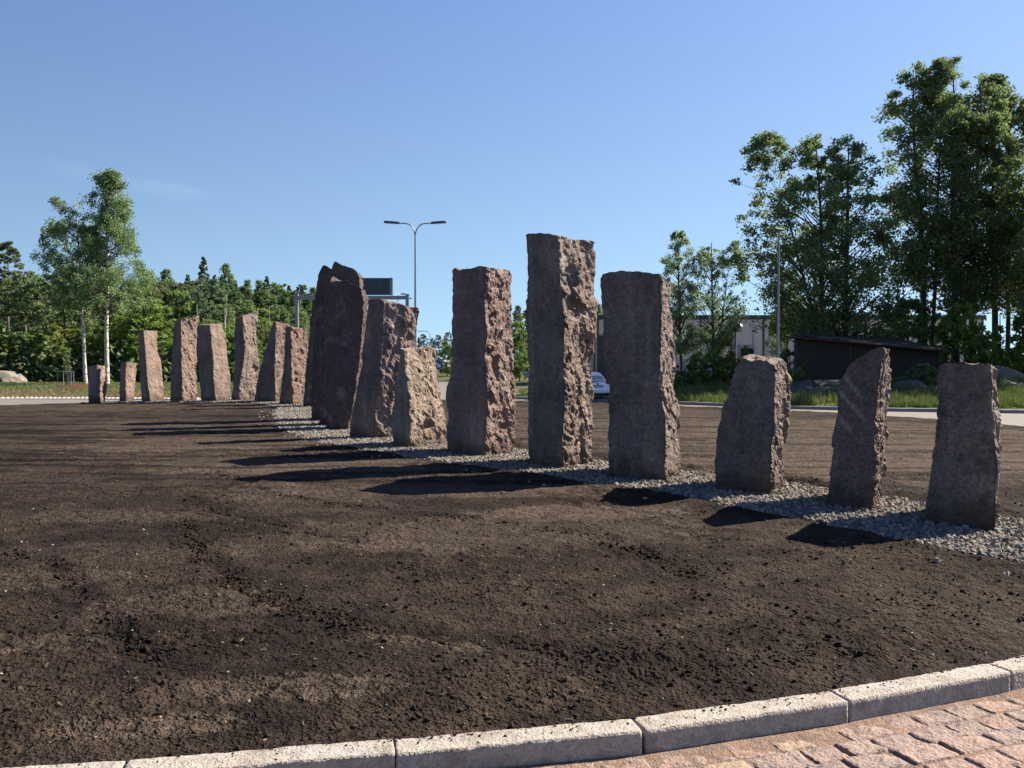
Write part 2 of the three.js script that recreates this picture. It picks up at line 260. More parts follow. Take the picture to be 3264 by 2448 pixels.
{ // the band of crushed stone round the feet of the standing stones
  const r = rng(91), sets = [[], [], [], []];
  let tries = 0;
  for (let i = 0; i + 1 < BAND.length; i++) {
    const a = BAND[i], b = BAND[i + 1], L = Math.hypot(b[0] - a[0], b[1] - a[1]), far = smooth(14, 34, a[1]);
    const n = Math.round(L * 3.3 * lerp(1500, 420, far));
    for (let k = 0; k < n; k++) {
      const t = r(), o = (r() - .5) * 3.3, nx = -(b[1] - a[1]) / L, nz = (b[0] - a[0]) / L;
      const x = lerp(a[0], b[0], t) + nx * o, z = lerp(a[1], b[1], t) + nz * o, [g] = gravelMask(x, z);
      if (r() > g * 1.3 - .12) { if (r() > .012) continue; }
      const e = edgeDist(x, z), q = (.012 + .013 * r() + .014 * r() * r()) * lerp(1, 1.4, far);
      const h = soilBase(x, z, e) - .03 + r() * r() * .035 + .008 + .03 * far;
      const v = .09 + .18 * r(), w = r();
      const warm = w < .12 ? [1.12, .9, .78] : w < .6 ? [1.08, 1, .86] : [1.02, 1, .93];
      sets[Math.floor(r() * 4)].push([x, h, -z, q * (1.1 + .5 * r()), q * (.7 + .35 * r()), q * (.9 + .3 * r()), r() * 6, r() * 6, r() * 6, v * warm[0], v * warm[1], v * warm[2]]);
    }
  }
  sets.forEach((l, k) => scatter('gravel', 'pale crushed gravel band around the feet of the standing stones', crushed[k], rough1(1, 1, 1), l));
}

// ---------------------------------------------------------------- kerb, setts, road
const graniteN = [tileNoise(21, 40), tileNoise(22, 110), tileNoise(23, 260), tileNoise(24, 12)];
const graniteF = (u, v) => { const a = graniteN[1](u, v), b = graniteN[2](u, v), c = graniteN[0](u, v); return [a, b, c, .4 * a + .35 * b + .25 * c]; };
const paleGraniteMap = dataTex(512, (u, v) => { const [a, b, c] = graniteF(u, v); let l = .74 + .3 * (a - .5) + .26 * (b - .5) + .2 * (c - .5); if (b > .84) l -= .22; const y = .05 * graniteN[3](u, v); l -= .16 * smooth(.45, .9, graniteN[3](v, u)) * (.5 + a); return [l + y, l, l - y * 1.3]; });
const graniteBump = dataTex(512, (u, v) => { const l = graniteF(u, v)[3]; return [l, l, l]; });
const kerbMat = new THREE.MeshStandardMaterial({ color: new THREE.Color().setRGB(.52, .505, .475), map: paleGraniteMap, bumpMap: graniteBump, bumpScale: .008, roughness: .85 });
function roughBlock(w, h, d, nx, ny, nz, amp, seed, round = .012, topAmp = 0) { // a hewn block, base at y = 0, with softened edges and broken faces
  const g = new THREE.BoxGeometry(w, h, d, nx, ny, nz), p = g.attributes.position, nn = g.attributes.normal, uv = g.attributes.uv;
  for (let i = 0; i < p.count; i++) {
    let x = p.getX(i), y = p.getY(i), z = p.getZ(i); const o = [x, y, z];
    const cx = clamp(x, -w / 2 + round, w / 2 - round), cy = clamp(y, -h / 2 + round, h / 2 - round), cz = clamp(z, -d / 2 + round, d / 2 - round);
    const v = new THREE.Vector3(x - cx, y - cy, z - cz); if (v.length() > 1e-6) { v.setLength(round); x = cx + v.x; y = cy + v.y; z = cz + v.z; }
    const k = amp * (fbm(x * 9, y * 9, z * 9 + seed * 3.7, 4, .6) * 1.5 + .5 * noise(x * 2.2, y * 3 + seed, z * 3));
    const m = new THREE.Vector3(x - cx * .96, (y - cy * .96) * 1.0, z - cz * .96).normalize();
    x += m.x * k; y += m.y * k; z += m.z * k;
    if (topAmp && o[1] > h / 2 - 1e-6) y += topAmp * (fbm(x * 14, z * 14, seed, 3) + .8 * noise(x * 5, z * 5, seed * 2.3));
    p.setXYZ(i, x, y + h / 2, z);
    const N = [nn.getX(i), nn.getY(i), nn.getZ(i)].map(Math.abs);
    if (N[1] > .5) uv.setXY(i, x + seed * .37, z + seed * .13); else if (N[0] > .5) uv.setXY(i, z + seed * .2, y); else uv.setXY(i, x + seed * .37, y + seed * .21);
  }
  const q = welded(g); return q;
}
function welded(g) { // normals smoothed over coincident vertices
  const p = g.attributes.position; g.computeVertexNormals(); const n = g.attributes.normal, m = new Map();
  for (let i = 0; i < p.count; i++) { const k = Math.round(p.getX(i) * 5e3) + ',' + Math.round(p.getY(i) * 5e3) + ',' + Math.round(p.getZ(i) * 5e3); const v = m.get(k) ?? m.set(k, [0, 0, 0]).get(k); v[0] += n.getX(i); v[1] += n.getY(i); v[2] += n.getZ(i); }
  for (let i = 0; i < p.count; i++) { const k = Math.round(p.getX(i) * 5e3) + ',' + Math.round(p.getY(i) * 5e3) + ',' + Math.round(p.getZ(i) * 5e3), v = m.get(k), L = Math.hypot(...v) || 1; n.setXYZ(i, v[0] / L, v[1] / L, v[2] / L); }
  return g;
}
{
  const kerb = thing('kerb', 'pale hewn granite kerb around the soil island', null, null); kerb.userData.kind = 'structure';
  const variants = [1, 2, 3, 4, 5].map(k => roughBlock(1.018 - .001 * k, .3, .135, 100, 14, 14, .0042, k, .005, .004));
  const r = rng(5);
  for (let k = -9; k < 16; k++) {
    const L = 1.02, q = islU(S0 + (k + .5) * L), m = mesh('kerb_stone', variants[(k + 20) % 5], kerbMat, kerb);
    m.position.set(q.x + q.nx * .07, -.2 + .004 * (r() - .5), -(q.z + q.nz * .07)); m.rotation.y = Math.atan2(q.tz, q.tx) + .006 * (r() - .5) + ((k % 2) ? 0 : 0);
  }
}
const pinkN = [tileNoise(31, 24), tileNoise(32, 90), tileNoise(33, 240)];
const pinkMap = dataTex(512, (u, v) => { const a = pinkN[0](u, v), b = pinkN[1](u, v), c = pinkN[2](u, v); let l = .72 + .3 * (a - .5) + .3 * (b - .5) + .24 * (c - .5); const w = .1 * (a - .5); return [l + .05 + w, l, l - .01 - w]; });
const pinkBump = dataTex(512, (u, v) => { const l = .35 * pinkN[0](u, v) + .4 * pinkN[1](u, v) + .25 * pinkN[2](u, v); return [l, l, l]; });
{ // the apron of red granite setts outside the kerb, joints filled with sand
  const ap = thing('sett_apron', 'apron of worn pink granite setts beside the kerb', null, null); ap.userData.kind = 'structure';
  const bedGeo = gridGeometry(420, 24, (i, j) => { const q = islU(S0 - 12 + i * .075), o = .12 + j * .1, x = q.x + q.nx * o, z = q.z + q.nz * o, k = smooth(.22, .12, o); return { p: [x, -.007 + .010 * k + .006 * fbm(x * 7, z * 7, 3, 4), -z], c: [.33, .245, .19].map(v => v * (.85 + .5 * fbm(x * 3, z * 3, 8, 4)) * lerp(.95, 1, k)) }; }, 1.6);
  const bed = mesh('sand_bed', bedGeo, new THREE.MeshStandardMaterial({ vertexColors: true, map: pinkMap, bumpMap: pinkBump, bumpScale: .01, roughness: .95 }), ap);
  const mats = [[.385, .300, .268], [.36, .295, .268], [.405, .33, .285], [.35, .29, .268], [.39, .29, .25]].map(c => new THREE.MeshStandardMaterial({ color: new THREE.Color().setRGB(...c), map: pinkMap, bumpMap: pinkBump, bumpScale: .012, roughness: .85 }));
  const sandy = new THREE.MeshStandardMaterial({ color: new THREE.Color().setRGB(.42, .35, .26), map: pinkMap, bumpMap: pinkBump, bumpScale: .01, roughness: .9 });
  const geos = []; for (let k = 0; k < 9; k++) geos.push(roughBlock([.17, .205, .24][k % 3], .1, .132, 14, 3, 10, .007, k + 11, .009, .010));
  const r = rng(63); let single = 0; const rest = [[], [], []];
  for (let row = 0; row < 16; row++) {
    let s = S0 - 10 + r() * .2; const o = .235 + row * .137 + .01 * Math.sin(row * 2.1);
    while (s < S0 + 15) {
      const k = Math.floor(r() * 9), w = [.17, .205, .24][k % 3] + .006, q = islU(s + w / 2), oo = o + .012 * (r() - .5), x = q.x + q.nx * oo, z = q.z + q.nz * oo;
      s += w;
      const sink = row === 0 ? -.014 * r() - .002 : .004 - .008 * r(), ry = Math.atan2(q.tz, q.tx) + .09 * (r() - .5), tilt = .075 * (r() - .5), roll = .075 * (r() - .5);
      const seen = z > 1.9 && x > -.4 && x < 4.2 && row < 13;
      const y = -.098 + sink;
      if (seen && single < 290) {
        single++; const m = mesh('sett', geos[k], r() < .05 ? sandy : mats[Math.floor(r() * 5)], ap);
        m.position.set(x, y, -z); m.rotation.set(tilt, ry, roll);
      } else rest[k % 3].push([x, y, -z, tilt, ry, roll]);
    }
  }
  rest.forEach((l, k) => { const m = new THREE.InstancedMesh(geos[k], mats[k], l.length), o = new THREE.Object3D(); l.forEach((q, i) => { o.position.set(q[0], q[1], q[2]); o.rotation.set(q[3], q[4], q[5]); o.updateMatrix(); m.setMatrixAt(i, o.matrix); }); m.name = 'setts'; m.castShadow = m.receiveShadow = true; m.userData.kind = 'stuff'; ap.add(m); });
}
const tarN = [tileNoise(41, 30), tileNoise(42, 160), tileNoise(43, 6)];
const tarMap = dataTex(512, (u, v) => { const l = .78 + .14 * (tarN[0](u, v) - .5) + .3 * (tarN[1](u, v) - .5) + .14 * (tarN[2](u, v) - .5); return [l, l, l]; });
const roadMat = new THREE.MeshStandardMaterial({ color: new THREE.Color().setRGB(.25, .242, .23), map: tarMap, bumpMap: tarMap, bumpScale: .004, roughness: .8 });
{
  const s = new THREE.Shape(); s.absarc(0, 30, 190, 0, Math.PI * 2);
  const hole = new THREE.Path(); const pts = []; for (let i = 0; i < 160; i++) { const q = islU(i / 160 * islandLength), near = smooth(16, 10, q.z), w = lerp(.18, 2.3, near); pts.push(new THREE.Vector2(q.x + q.nx * w, q.z + q.nz * w)); } hole.setFromPoints(pts.reverse()); s.holes.push(hole);
  const g = new THREE.ShapeGeometry(s, 64); g.rotateX(-Math.PI / 2); const uv = g.attributes.uv, p = g.attributes.position; for (let i = 0; i < p.count; i++) uv.setXY(i, p.getX(i) / 2.5, p.getZ(i) / 2.5);
  tag(mesh('road', g, roadMat), 'pale grey asphalt road circling the island', null, null, 'structure');
  const gg = new THREE.CircleGeometry(1600, 96); gg.rotateX(-Math.PI / 2); gg.translate(0, -.08, 0);
  tag(mesh('ground', gg, std(.09, .10, .05, 1)), 'open ground reaching to the horizon', null, null, 'structure');
}
// verges: their front edge as distance from the viewpoint by azimuth in degrees, and their rise behind it
const frontR = az => table([[0.1, 47.8], [5.1, 44.7], [11.3, 40.8], [17.8, 37.3], [24.2, 36.5], [30.8, 37.1], [43, 41], [59, 52.5], [80, 80]], az);
const frontL = az => table([[-80, 110], [-56.3, 72], [-30.8, 55.8], [-20.9, 49.6], [-13.6, 47.5]], az);
const riseC = [[0, .12], [.4, .14], [12, .25], [52, .42], [75, 1.7], [112, 3.2], [400, 6]], riseR = [[0, .12], [.4, .14], [5, .42], [11, .95], [25, 1.02], [45, 1.2], [130, 3], [400, 6]], riseL = [[0, .02], [.6, .06], [15, .3], [30, .5], [70, 1], [150, 3], [400, 6]];
const riseF = [[0, .12], [2, .2], [32, 2], [52, 2.6], [400, 6]];
const bump2 = (x, z, d) => (.12 * noise(x * .12, z * .12, 2) + .05 * noise(x * .5, z * .5, 4)) * smooth(.5, 6, d);
function vergeH(x, z) { // height of the land outside the road
  const r = Math.hypot(x, z), az = Math.atan2(x, z) * 180 / Math.PI;
  let d, t;
  if (az < -13.6) { d = r - frontL(az); t = table(riseL, d); } else if (az < .1) { d = r - 118; t = table(riseF, d); } else { d = r - frontR(az); t = lerp(table(riseC, d), table(riseR, d), smooth(7, 12, az)); }
  return t + bump2(x, z, d);
}
const P = (px, depth) => px * depth;           // lateral offset from tangent and depth
const turfN = [tileNoise(51, 20), tileNoise(52, 90), tileNoise(53, 220)];
const turfMap = dataTex(512, (u, v) => { const l = .7 + .35 * (turfN[0](u, v) - .5) + .5 * (turfN[1](u, v) - .5) + .4 * (turfN[2](u, v) - .5); return [l + .04, l, l - .05]; });
const turfMat = new THREE.MeshStandardMaterial({ vertexColors: true, map: turfMap, bumpMap: turfMap, bumpScale: .05, roughness: 1 });
function verge(name, label, a0, a1, na, front, depths, color) {
  const g = gridGeometry(na, depths.length - 1, (i, j) => { const az = lerp(a0, a1, i / na), rr = front(az) + depths[j], x = rr * Math.sin(az * Math.PI / 180), z = rr * Math.cos(az * Math.PI / 180); return { p: [x, vergeH(x, z) - (j ? 0 : .3), -z], c: color(x, z, depths[j], az) }; }, 1 / 3);
  return tag(mesh(name, g, turfMat), label, null, null, 'structure');
}
const dd = []; for (let d = 0, s = .25; d < 480; d += s, s *= 1.06) dd.push(d);
const green = [.080, .105, .022], straw = [.135, .105, .048], deep = [.038, .058, .016], earth = [.105, .068, .046];
const mix3 = (a, b, t) => [0, 1, 2].map(i => lerp(a[i], b[i], clamp(t)));
verge('grass_verge', 'low dry grass verge in front of the wood on the left', -80, -13.6, 150, frontL, dd, (x, z, d) => { const n = fbm(x * .25, z * .25, 5, 4); let c = mix3(straw, green, smooth(5, 14, d + 9 * n)); c = mix3(c, earth, smooth(1.2, .2, d + 1.2 * n)); return mix3(c, deep, smooth(26, 34, d)); });
verge('far_lawn', 'mown lawn rising beyond the road behind the stones', -13.6, .1, 40, () => 118, dd, (x, z, d) => mix3([.11, .15, .03], deep, .4 + 1.2 * fbm(x * .1, z * .1, 3, 3)));
verge('right_verge', 'grassy bank beyond the road on the right', .1, 80, 190, frontR, dd, (x, z, d, az) => {
  const n = fbm(x * .3, z * .3, 7, 4);
  if (az < 9) { let c = mix3(straw, [.115, .15, .033], .5 + 1.4 * n + smooth(14, 40, d)); return mix3(c, earth, smooth(1.6, .6, Math.abs(d - 46 - 5 * n) * .5) * .9); }
  return mix3(mix3(green, deep, .4 + 1.4 * n), earth, smooth(17, 20, d) * .3);
});

// ---------------------------------------------------------------- the standing stones
// each: foot (x, z) in plan at its front arris; profiles as [height, offset] of its left edge, front arris and right edge; top outlines of front and right face as [share, height]
const STONES = {
  S1: {x:-19.928,y:0.11,z:41.195,d0:0.42,d2:0.625,bk:0.05,L:[[-0.007,-0.402],[1.691,-0.39]],E:[[0.0,0.0],[0.712,-0.035],[1.734,-0.008]],R:[[-0.026,0.367],[0.698,0.413],[1.716,0.358]],a:[[0.0,1.669],[0.526,1.713],[1.0,1.757]],b:[[0.0,1.757],[1.0,1.716]]},
  S2: {x:-18.957,y:0.1,z:42.1,d0:0.35,d2:0.5,bk:0.0,L:[[-0.007,-0.312],[1.842,-0.238]],E:[[0.0,0.0],[0.932,-0.015],[1.886,0.012]],R:[[-0.022,0.378],[1.5,0.473],[1.846,0.454]],a:[[0.0,1.82],[0.5,1.91],[1.0,1.909]],b:[[0.0,1.909],[0.619,1.936],[1.0,1.846]]},
  S3: {x:-17.442,y:0.13,z:41.258,d0:0.4,d2:0.75,bk:0.03,L:[[-0.008,-0.351],[0.575,-0.388],[1.47,-0.444],[2.252,-0.48],[3.324,-0.494]],E:[[-0.0,0.021],[0.356,0.002],[0.803,-0.077],[1.692,-0.133],[2.692,-0.188],[3.379,-0.245]],R:[[-0.034,0.672],[0.445,0.653],[1.242,0.595],[1.947,0.515],[2.559,0.351],[3.421,0.356]],a:[[0.0,3.28],[0.5,3.385],[1.0,3.401]],b:[[0.0,3.401],[0.517,3.401],[1.0,3.421]]},
  S4: {x:-15.558,y:0.16,z:40.416,d0:0.5,d2:0.812,bk:0.02,L:[[-0.01,-0.513],[0.781,-0.508],[1.879,-0.461],[2.868,-0.394],[3.725,-0.327]],E:[[-0.0,0.0],[1.222,0.007],[2.312,-0.027],[3.923,-0.018]],R:[[-0.036,0.668],[2.11,0.68],[3.115,0.706],[3.562,0.75],[4.034,0.858]],a:[[0.0,3.725],[0.467,3.847],[1.0,3.945]],b:[[0.0,3.945],[0.341,3.901],[0.707,4.014],[0.902,4.071],[1.0,4.011]]},
  S5: {x:-13.653,y:0.19,z:39.574,d0:0.5,d2:0.688,bk:0.0,L:[[-0.009,-0.671],[0.701,-0.707],[1.41,-0.764],[2.268,-0.82],[3.468,-0.833]],E:[[0.0,-0.0],[0.449,-0.058],[1.09,-0.115],[1.836,-0.132],[2.795,-0.187],[3.496,-0.264]],R:[[-0.031,0.64],[0.69,0.643],[1.475,0.606],[2.107,0.505],[2.825,0.447],[3.605,0.307]],a:[[0.0,3.49],[0.536,3.503],[1.0,3.496]],b:[[0.0,3.496],[0.5,3.561],[1.0,3.627]]},
  S6: {x:-12.309,y:0.2,z:38.707,d0:0.38,d2:0.812,bk:-0.1,L:[[0.012,-0.361],[0.937,-0.256],[1.821,-0.192],[2.977,-0.206],[3.756,-0.162]],E:[[0.021,-0.02],[0.502,-0.017],[1.149,0.085],[2.027,0.229],[2.738,0.212],[3.844,0.158]],R:[[0.007,0.736],[0.928,0.822],[1.829,0.888],[2.321,0.808],[3.22,0.791],[4.141,0.837]],a:[[0.0,3.777],[0.5,3.81],[1.0,3.865]],b:[[0.0,3.865],[0.5,4.022],[0.781,4.126],[1.0,4.205]]},
  S7: {x:-10.058,y:0.2,z:36.525,d0:0.75,d2:0.625,bk:-0.05,L:[[-0.019,-0.905],[0.561,-0.826],[1.24,-0.708],[1.9,-0.552],[2.702,-0.336],[3.527,-0.101]],E:[[-0.0,0.0],[0.552,-0.017],[1.4,-0.051],[2.68,-0.008],[3.428,0.014]],R:[[-0.024,0.097],[0.758,0.197],[1.4,0.316],[2.163,0.377],[2.705,0.418],[3.429,0.557]],a:[[0.0,3.506],[1.0,3.487]],b:[[0.0,3.487],[0.357,3.443],[0.679,3.436],[1.0,3.409]]},
  S8: {x:-8.696,y:0.2,z:34.121,d0:0.45,d2:0.688,bk:0.0,L:[[-0.012,-0.576],[0.601,-0.484],[1.214,-0.41],[2.237,-0.351],[3.129,-0.312]],E:[[-0.0,0.0],[0.295,-0.035],[0.701,-0.069],[1.915,-0.082],[3.128,-0.095]],R:[[-0.031,0.365],[0.797,0.496],[1.4,0.553],[2.06,0.611],[2.436,0.557],[3.094,0.523]],a:[[0.0,3.11],[0.5,3.138],[1.0,3.128]],b:[[0.0,3.128],[0.353,3.124],[0.647,3.117],[1.0,3.094]]},
  S9: {x:-7.172,y:0.2,z:31.622,d0:0.4,d2:0.875,bk:-0.1,L:[[-0.012,-0.554],[0.625,-0.502],[1.4,-0.432],[2.33,-0.328],[3.036,-0.275],[3.898,-0.188]],E:[[-0.0,-0.0],[1.4,0.105],[3.96,0.247]],R:[[-0.041,0.377],[4.036,0.631]],a:[[0.0,3.949],[0.444,3.973],[1.0,3.994]],b:[[0.0,3.994],[1.0,4.001]]},
  A: {x:-5.142,y:0.2,z:23.567,d0:0.3,d2:0.875,bk:0.2,L:[[0.013,-0.389],[0.951,-0.373],[1.785,-0.345],[2.619,-0.317],[3.388,-0.277],[3.773,-0.225],[4.017,-0.187]],E:[[0.025,0.0],[2.672,0.133],[4.071,0.225]],R:[[-0.026,0.129],[2.72,0.267],[4.171,0.35]],a:[[0.0,4.004],[0.152,4.167],[0.333,4.291],[0.515,4.299],[0.727,4.243],[1.0,4.172]],b:[[0.0,4.172],[1.0,4.171]]},
  B: {x:-4.037,y:0.2,z:21.602,d0:0.35,d2:0.75,bk:0.2,L:[[0.011,-0.822],[1.4,-0.771],[2.576,-0.709],[3.282,-0.615],[3.777,-0.51]],E:[[0.022,0.115],[3.266,0.216],[3.731,0.194]],R:[[-0.026,0.19],[3.33,0.295],[3.812,0.272]],a:[[0.0,3.778],[0.033,4.012],[0.098,4.127],[0.18,4.172],[0.328,4.098],[0.59,4.009],[0.787,3.969],[0.918,3.884],[1.0,3.754]],b:[[0.0,3.754],[0.6,3.791],[1.0,3.764]]},
  C: {x:-3.888,y:0.2,z:19.938,d0:0.25,d2:0.875,bk:0.3,L:[[-0.011,-0.437],[1.4,-0.411],[2.484,-0.386],[3.47,-0.351]],E:[[-0.001,0.074],[0.537,0.182],[0.969,0.257],[1.508,0.333],[2.048,0.388],[2.479,0.421],[3.018,0.443],[3.341,0.391]],R:[[-0.062,0.132],[0.5,0.234],[0.95,0.324],[1.513,0.403],[2.076,0.471],[2.526,0.505],[2.864,0.54],[3.146,0.563],[3.335,0.463]],a:[[0.0,3.47],[0.2,3.489],[0.5,3.486],[0.586,3.442],[0.686,3.419],[0.843,3.374],[1.0,3.319]],b:[[0.0,3.319],[0.571,3.312],[1.0,3.246]]},
  S12: {x:-2.8,y:0.2,z:17.511,d0:0.4,d2:0.42,bk:-0.05,L:[[-0.006,-0.532],[0.485,-0.474],[0.774,-0.416],[1.207,-0.33],[1.689,-0.272],[2.123,-0.223],[2.479,-0.184],[2.865,-0.135]],E:[[-0.0,0.0],[0.644,0.011],[1.022,0.049],[1.4,0.116],[1.873,0.154],[2.818,0.194]],R:[[-0.044,0.867],[1.108,0.889],[1.79,0.89],[2.179,0.91],[2.472,0.93],[2.725,0.95]],a:[[0.0,2.865],[0.265,2.877],[0.676,2.874],[0.882,2.84],[1.0,2.799]],b:[[0.0,2.799],[0.128,2.795],[0.256,2.772],[0.41,2.788],[0.577,2.756],[0.641,2.711],[0.833,2.738],[1.0,2.705]]},
  S13: {x:-1.856,y:0.2,z:15.332,d0:0.45,d2:0.75,bk:0.02,L:[[0.022,-0.287],[0.337,-0.286],[0.72,-0.277],[1.145,-0.226],[1.485,-0.183],[1.816,-0.148]],E:[[-0.0,-0.0],[0.406,0.001],[0.729,0.026],[1.052,-0.006],[1.441,-0.055],[1.764,-0.07]],R:[[-0.067,0.702],[0.265,0.729],[0.615,0.677],[0.964,0.617],[1.226,0.565],[1.592,0.522],[1.8,0.496]],a:[[0.0,1.808],[0.444,1.786],[1.0,1.772]],b:[[0.0,1.772],[0.182,1.809],[0.409,1.822],[0.636,1.819],[0.864,1.832],[1.0,1.792]]},
  S14: {x:-0.454,y:0.2,z:14.004,d0:0.5,d2:0.812,bk:0.03,L:[[0.038,-0.649],[0.383,-0.641],[0.618,-0.617],[0.892,-0.648],[1.119,-0.632],[1.361,-0.585],[1.634,-0.561],[2.001,-0.538],[2.337,-0.553],[2.805,-0.537],[3.101,-0.544]],E:[[0.008,0.0],[0.303,0.008],[0.795,0.068],[1.128,0.053],[1.362,0.008],[1.627,0.008],[2.004,0.061],[2.253,0.024],[2.607,0.016],[3.089,0.009]],R:[[-0.027,0.529],[0.358,0.545],[0.759,0.537],[1.16,0.513],[1.52,0.489],[1.92,0.481],[2.599,0.473],[3.125,0.465]],a:[[0.0,3.093],[0.113,3.118],[0.254,3.079],[0.479,3.089],[0.662,3.078],[0.718,3.098],[0.831,3.114],[1.0,3.089]],b:[[0.0,3.089],[0.228,3.097],[0.579,3.116],[1.0,3.133]]},
  S15: {x:0.743,y:0.2,z:12.276,d0:0.5,d2:0.812,bk:-0.02,L:[[0.064,-0.532],[0.708,-0.546],[1.11,-0.539],[1.365,-0.512],[2.125,-0.56],[2.883,-0.547],[3.413,-0.568]],E:[[-0.0,0.0],[0.405,-0.014],[0.87,0.012],[1.367,-0.001],[1.863,0.005],[2.326,-0.009],[2.855,-0.069],[3.251,-0.082]],R:[[0.059,0.409],[0.695,0.422],[1.118,0.456],[1.365,0.428],[1.893,0.462],[2.385,0.482],[2.666,0.454],[3.087,0.474],[3.228,0.453]],a:[[0.0,3.406],[0.086,3.433],[0.414,3.412],[0.629,3.387],[0.843,3.35],[1.0,3.323]],b:[[0.0,3.323],[0.244,3.333],[0.436,3.315],[0.718,3.356],[0.846,3.364],[0.962,3.321],[1.0,3.27]]},
  S16: {x:1.959,y:0.2,z:10.88,d0:0.3,d2:1.062,bk:0.0,L:[[0.068,-0.74],[0.575,-0.747],[0.911,-0.766],[1.144,-0.754],[1.479,-0.81],[1.827,-0.835],[2.315,-0.835],[2.499,-0.866],[2.657,-0.86]],E:[[0.006,-0.0],[0.4,-0.007],[0.724,-0.002],[1.047,-0.043],[1.253,-0.09],[1.576,-0.068],[1.899,-0.075],[2.216,-0.058],[2.457,-0.088],[2.621,-0.094]],R:[[-0.001,0.196],[0.308,0.189],[0.777,0.174],[1.015,0.136],[1.374,0.103],[1.593,0.103],[1.946,0.083],[2.299,0.075],[2.594,0.062]],a:[[0.0,2.651],[0.056,2.678],[0.175,2.685],[0.294,2.697],[0.429,2.696],[0.532,2.679],[0.69,2.677],[0.794,2.654],[0.905,2.625],[1.0,2.632]],b:[[0.0,2.632],[0.308,2.632],[0.692,2.625],[1.0,2.594]]},
  S17: {x:2.91,y:0.2,z:9.624,d0:0.2,d2:0.875,bk:0.05,L:[[0.065,-0.621],[0.401,-0.612],[0.699,-0.592],[0.878,-0.551],[1.11,-0.484],[1.26,-0.448],[1.416,-0.397],[1.55,-0.34]],E:[[0.005,-0.0],[0.24,-0.006],[0.516,0.008],[0.803,0.026],[1.037,0.045],[1.27,0.044],[1.473,0.038]],R:[[0.043,0.156],[0.443,0.154],[0.753,0.174],[1.018,0.199],[1.26,0.203],[1.417,0.149],[1.552,0.116]],a:[[0.0,1.544],[0.162,1.528],[0.378,1.5],[0.541,1.516],[0.743,1.51],[0.878,1.483],[1.0,1.467]],b:[[0.0,1.467],[0.5,1.519],[1.0,1.552]]},
  S18: {x:3.641,y:0.2,z:8.685,d0:0.15,d2:0.75,bk:-0.1,L:[[0.034,-0.431],[0.318,-0.401],[0.576,-0.375],[0.81,-0.353],[0.965,-0.336],[1.173,-0.337],[1.275,-0.311],[1.4,-0.271]],E:[[0.005,-0.0],[0.269,0.011],[0.438,0.019],[0.777,0.03],[0.979,0.054],[1.283,0.074],[1.456,0.094],[1.563,0.124]],R:[[-0.054,0.107],[0.276,0.128],[0.645,0.144],[0.912,0.161],[1.159,0.182],[1.224,0.173],[1.45,0.19],[1.591,0.202]],a:[[0.0,1.39],[0.156,1.462],[0.367,1.533],[0.511,1.57],[0.656,1.612],[0.778,1.625],[1.0,1.628]],b:[[0.0,1.628],[0.533,1.628],[1.0,1.601]]},
  S19: {x:4.351,y:0.2,z:7.701,d0:0.15,d2:0.75,bk:-0.03,L:[[0.057,-0.57],[0.345,-0.533],[0.658,-0.496],[0.977,-0.49],[1.139,-0.472],[1.322,-0.489],[1.452,-0.462]],E:[[0.004,-0.0],[0.247,0.002],[0.547,0.01],[0.847,-0.007],[1.15,-0.027],[1.296,-0.032],[1.442,-0.037]],R:[[-0.044,0.027],[0.346,0.04],[0.633,0.018],[0.832,0.0],[1.125,-0.022],[1.355,-0.012],[1.436,-0.024]],a:[[0.0,1.452],[0.08,1.465],[0.304,1.469],[0.482,1.464],[0.616,1.447],[0.75,1.463],[0.902,1.463],[1.0,1.454]],b:[[0.0,1.454],[0.5,1.443],[1.0,1.418]]}
};
function chips(x, y, z, s, seed, stretch = 1) { // broken facets: each cell of the rock ends in its own tilted plane
  x /= s; y /= s * stretch; z /= s; const i0 = Math.floor(x), j0 = Math.floor(y), k0 = Math.floor(z); let m = 9, v = 0;
  for (let i = i0 - 1; i <= i0 + 1; i++) for (let j = j0 - 1; j <= j0 + 1; j++) for (let k = k0 - 1; k <= k0 + 1; k++) {
    const px = i + cellHash(i, j, k, seed), py = j + cellHash(i, j, k, seed + 1), pz = k + cellHash(i, j, k, seed + 2), d = (x - px) ** 2 + (y - py) ** 2 + (z - pz) ** 2;
    if (d < m) { m = d; const a = cellHash(i, j, k, seed + 3) * 2 - 1, b = cellHash(i, j, k, seed + 4) * 2 - 1, c = cellHash(i, j, k, seed + 5) * 2 - 1; v = a * (x - px) + b * (y - py) + c * (z - pz) + .8 * (cellHash(i, j, k, seed + 6) - .5); }
  }
  return v;
}
const rockN = [tileNoise(61, 24), tileNoise(62, 70), tileNoise(63, 180), tileNoise(64, 8)];
const rockMap = dataTex(1024, (u, v) => {
  const a = rockN[0](u, v), b = rockN[1](u, v), c = rockN[2](u, v); let l = .74 + .22 * (a - .5) + .4 * (b - .5) + .34 * (c - .5); if (c > .82) l -= .26; if (b > .88 && c < .5) l += .16;
  const w = .13 * (b - .5); return [l + .02 + w, l - w * .2, l - .01 - w * .4];
});
const rockBump = dataTex(1024, (u, v) => { const l = .34 * rockN[0](u, v) + .4 * rockN[1](u, v) + .26 * rockN[2](u, v); return [l, l, l]; });
const rockRough = dataTex(1024, (u, v) => { const b = rockN[1](u, v), c = rockN[2](v, u), l = b > .86 && c > .62 ? .25 : .82; return [l, l, l]; });
const stoneMat = matte({ vertexColors: true, map: rockMap, bumpMap: rockBump, bumpScale: .02, roughness: 1, roughnessMap: rockRough });

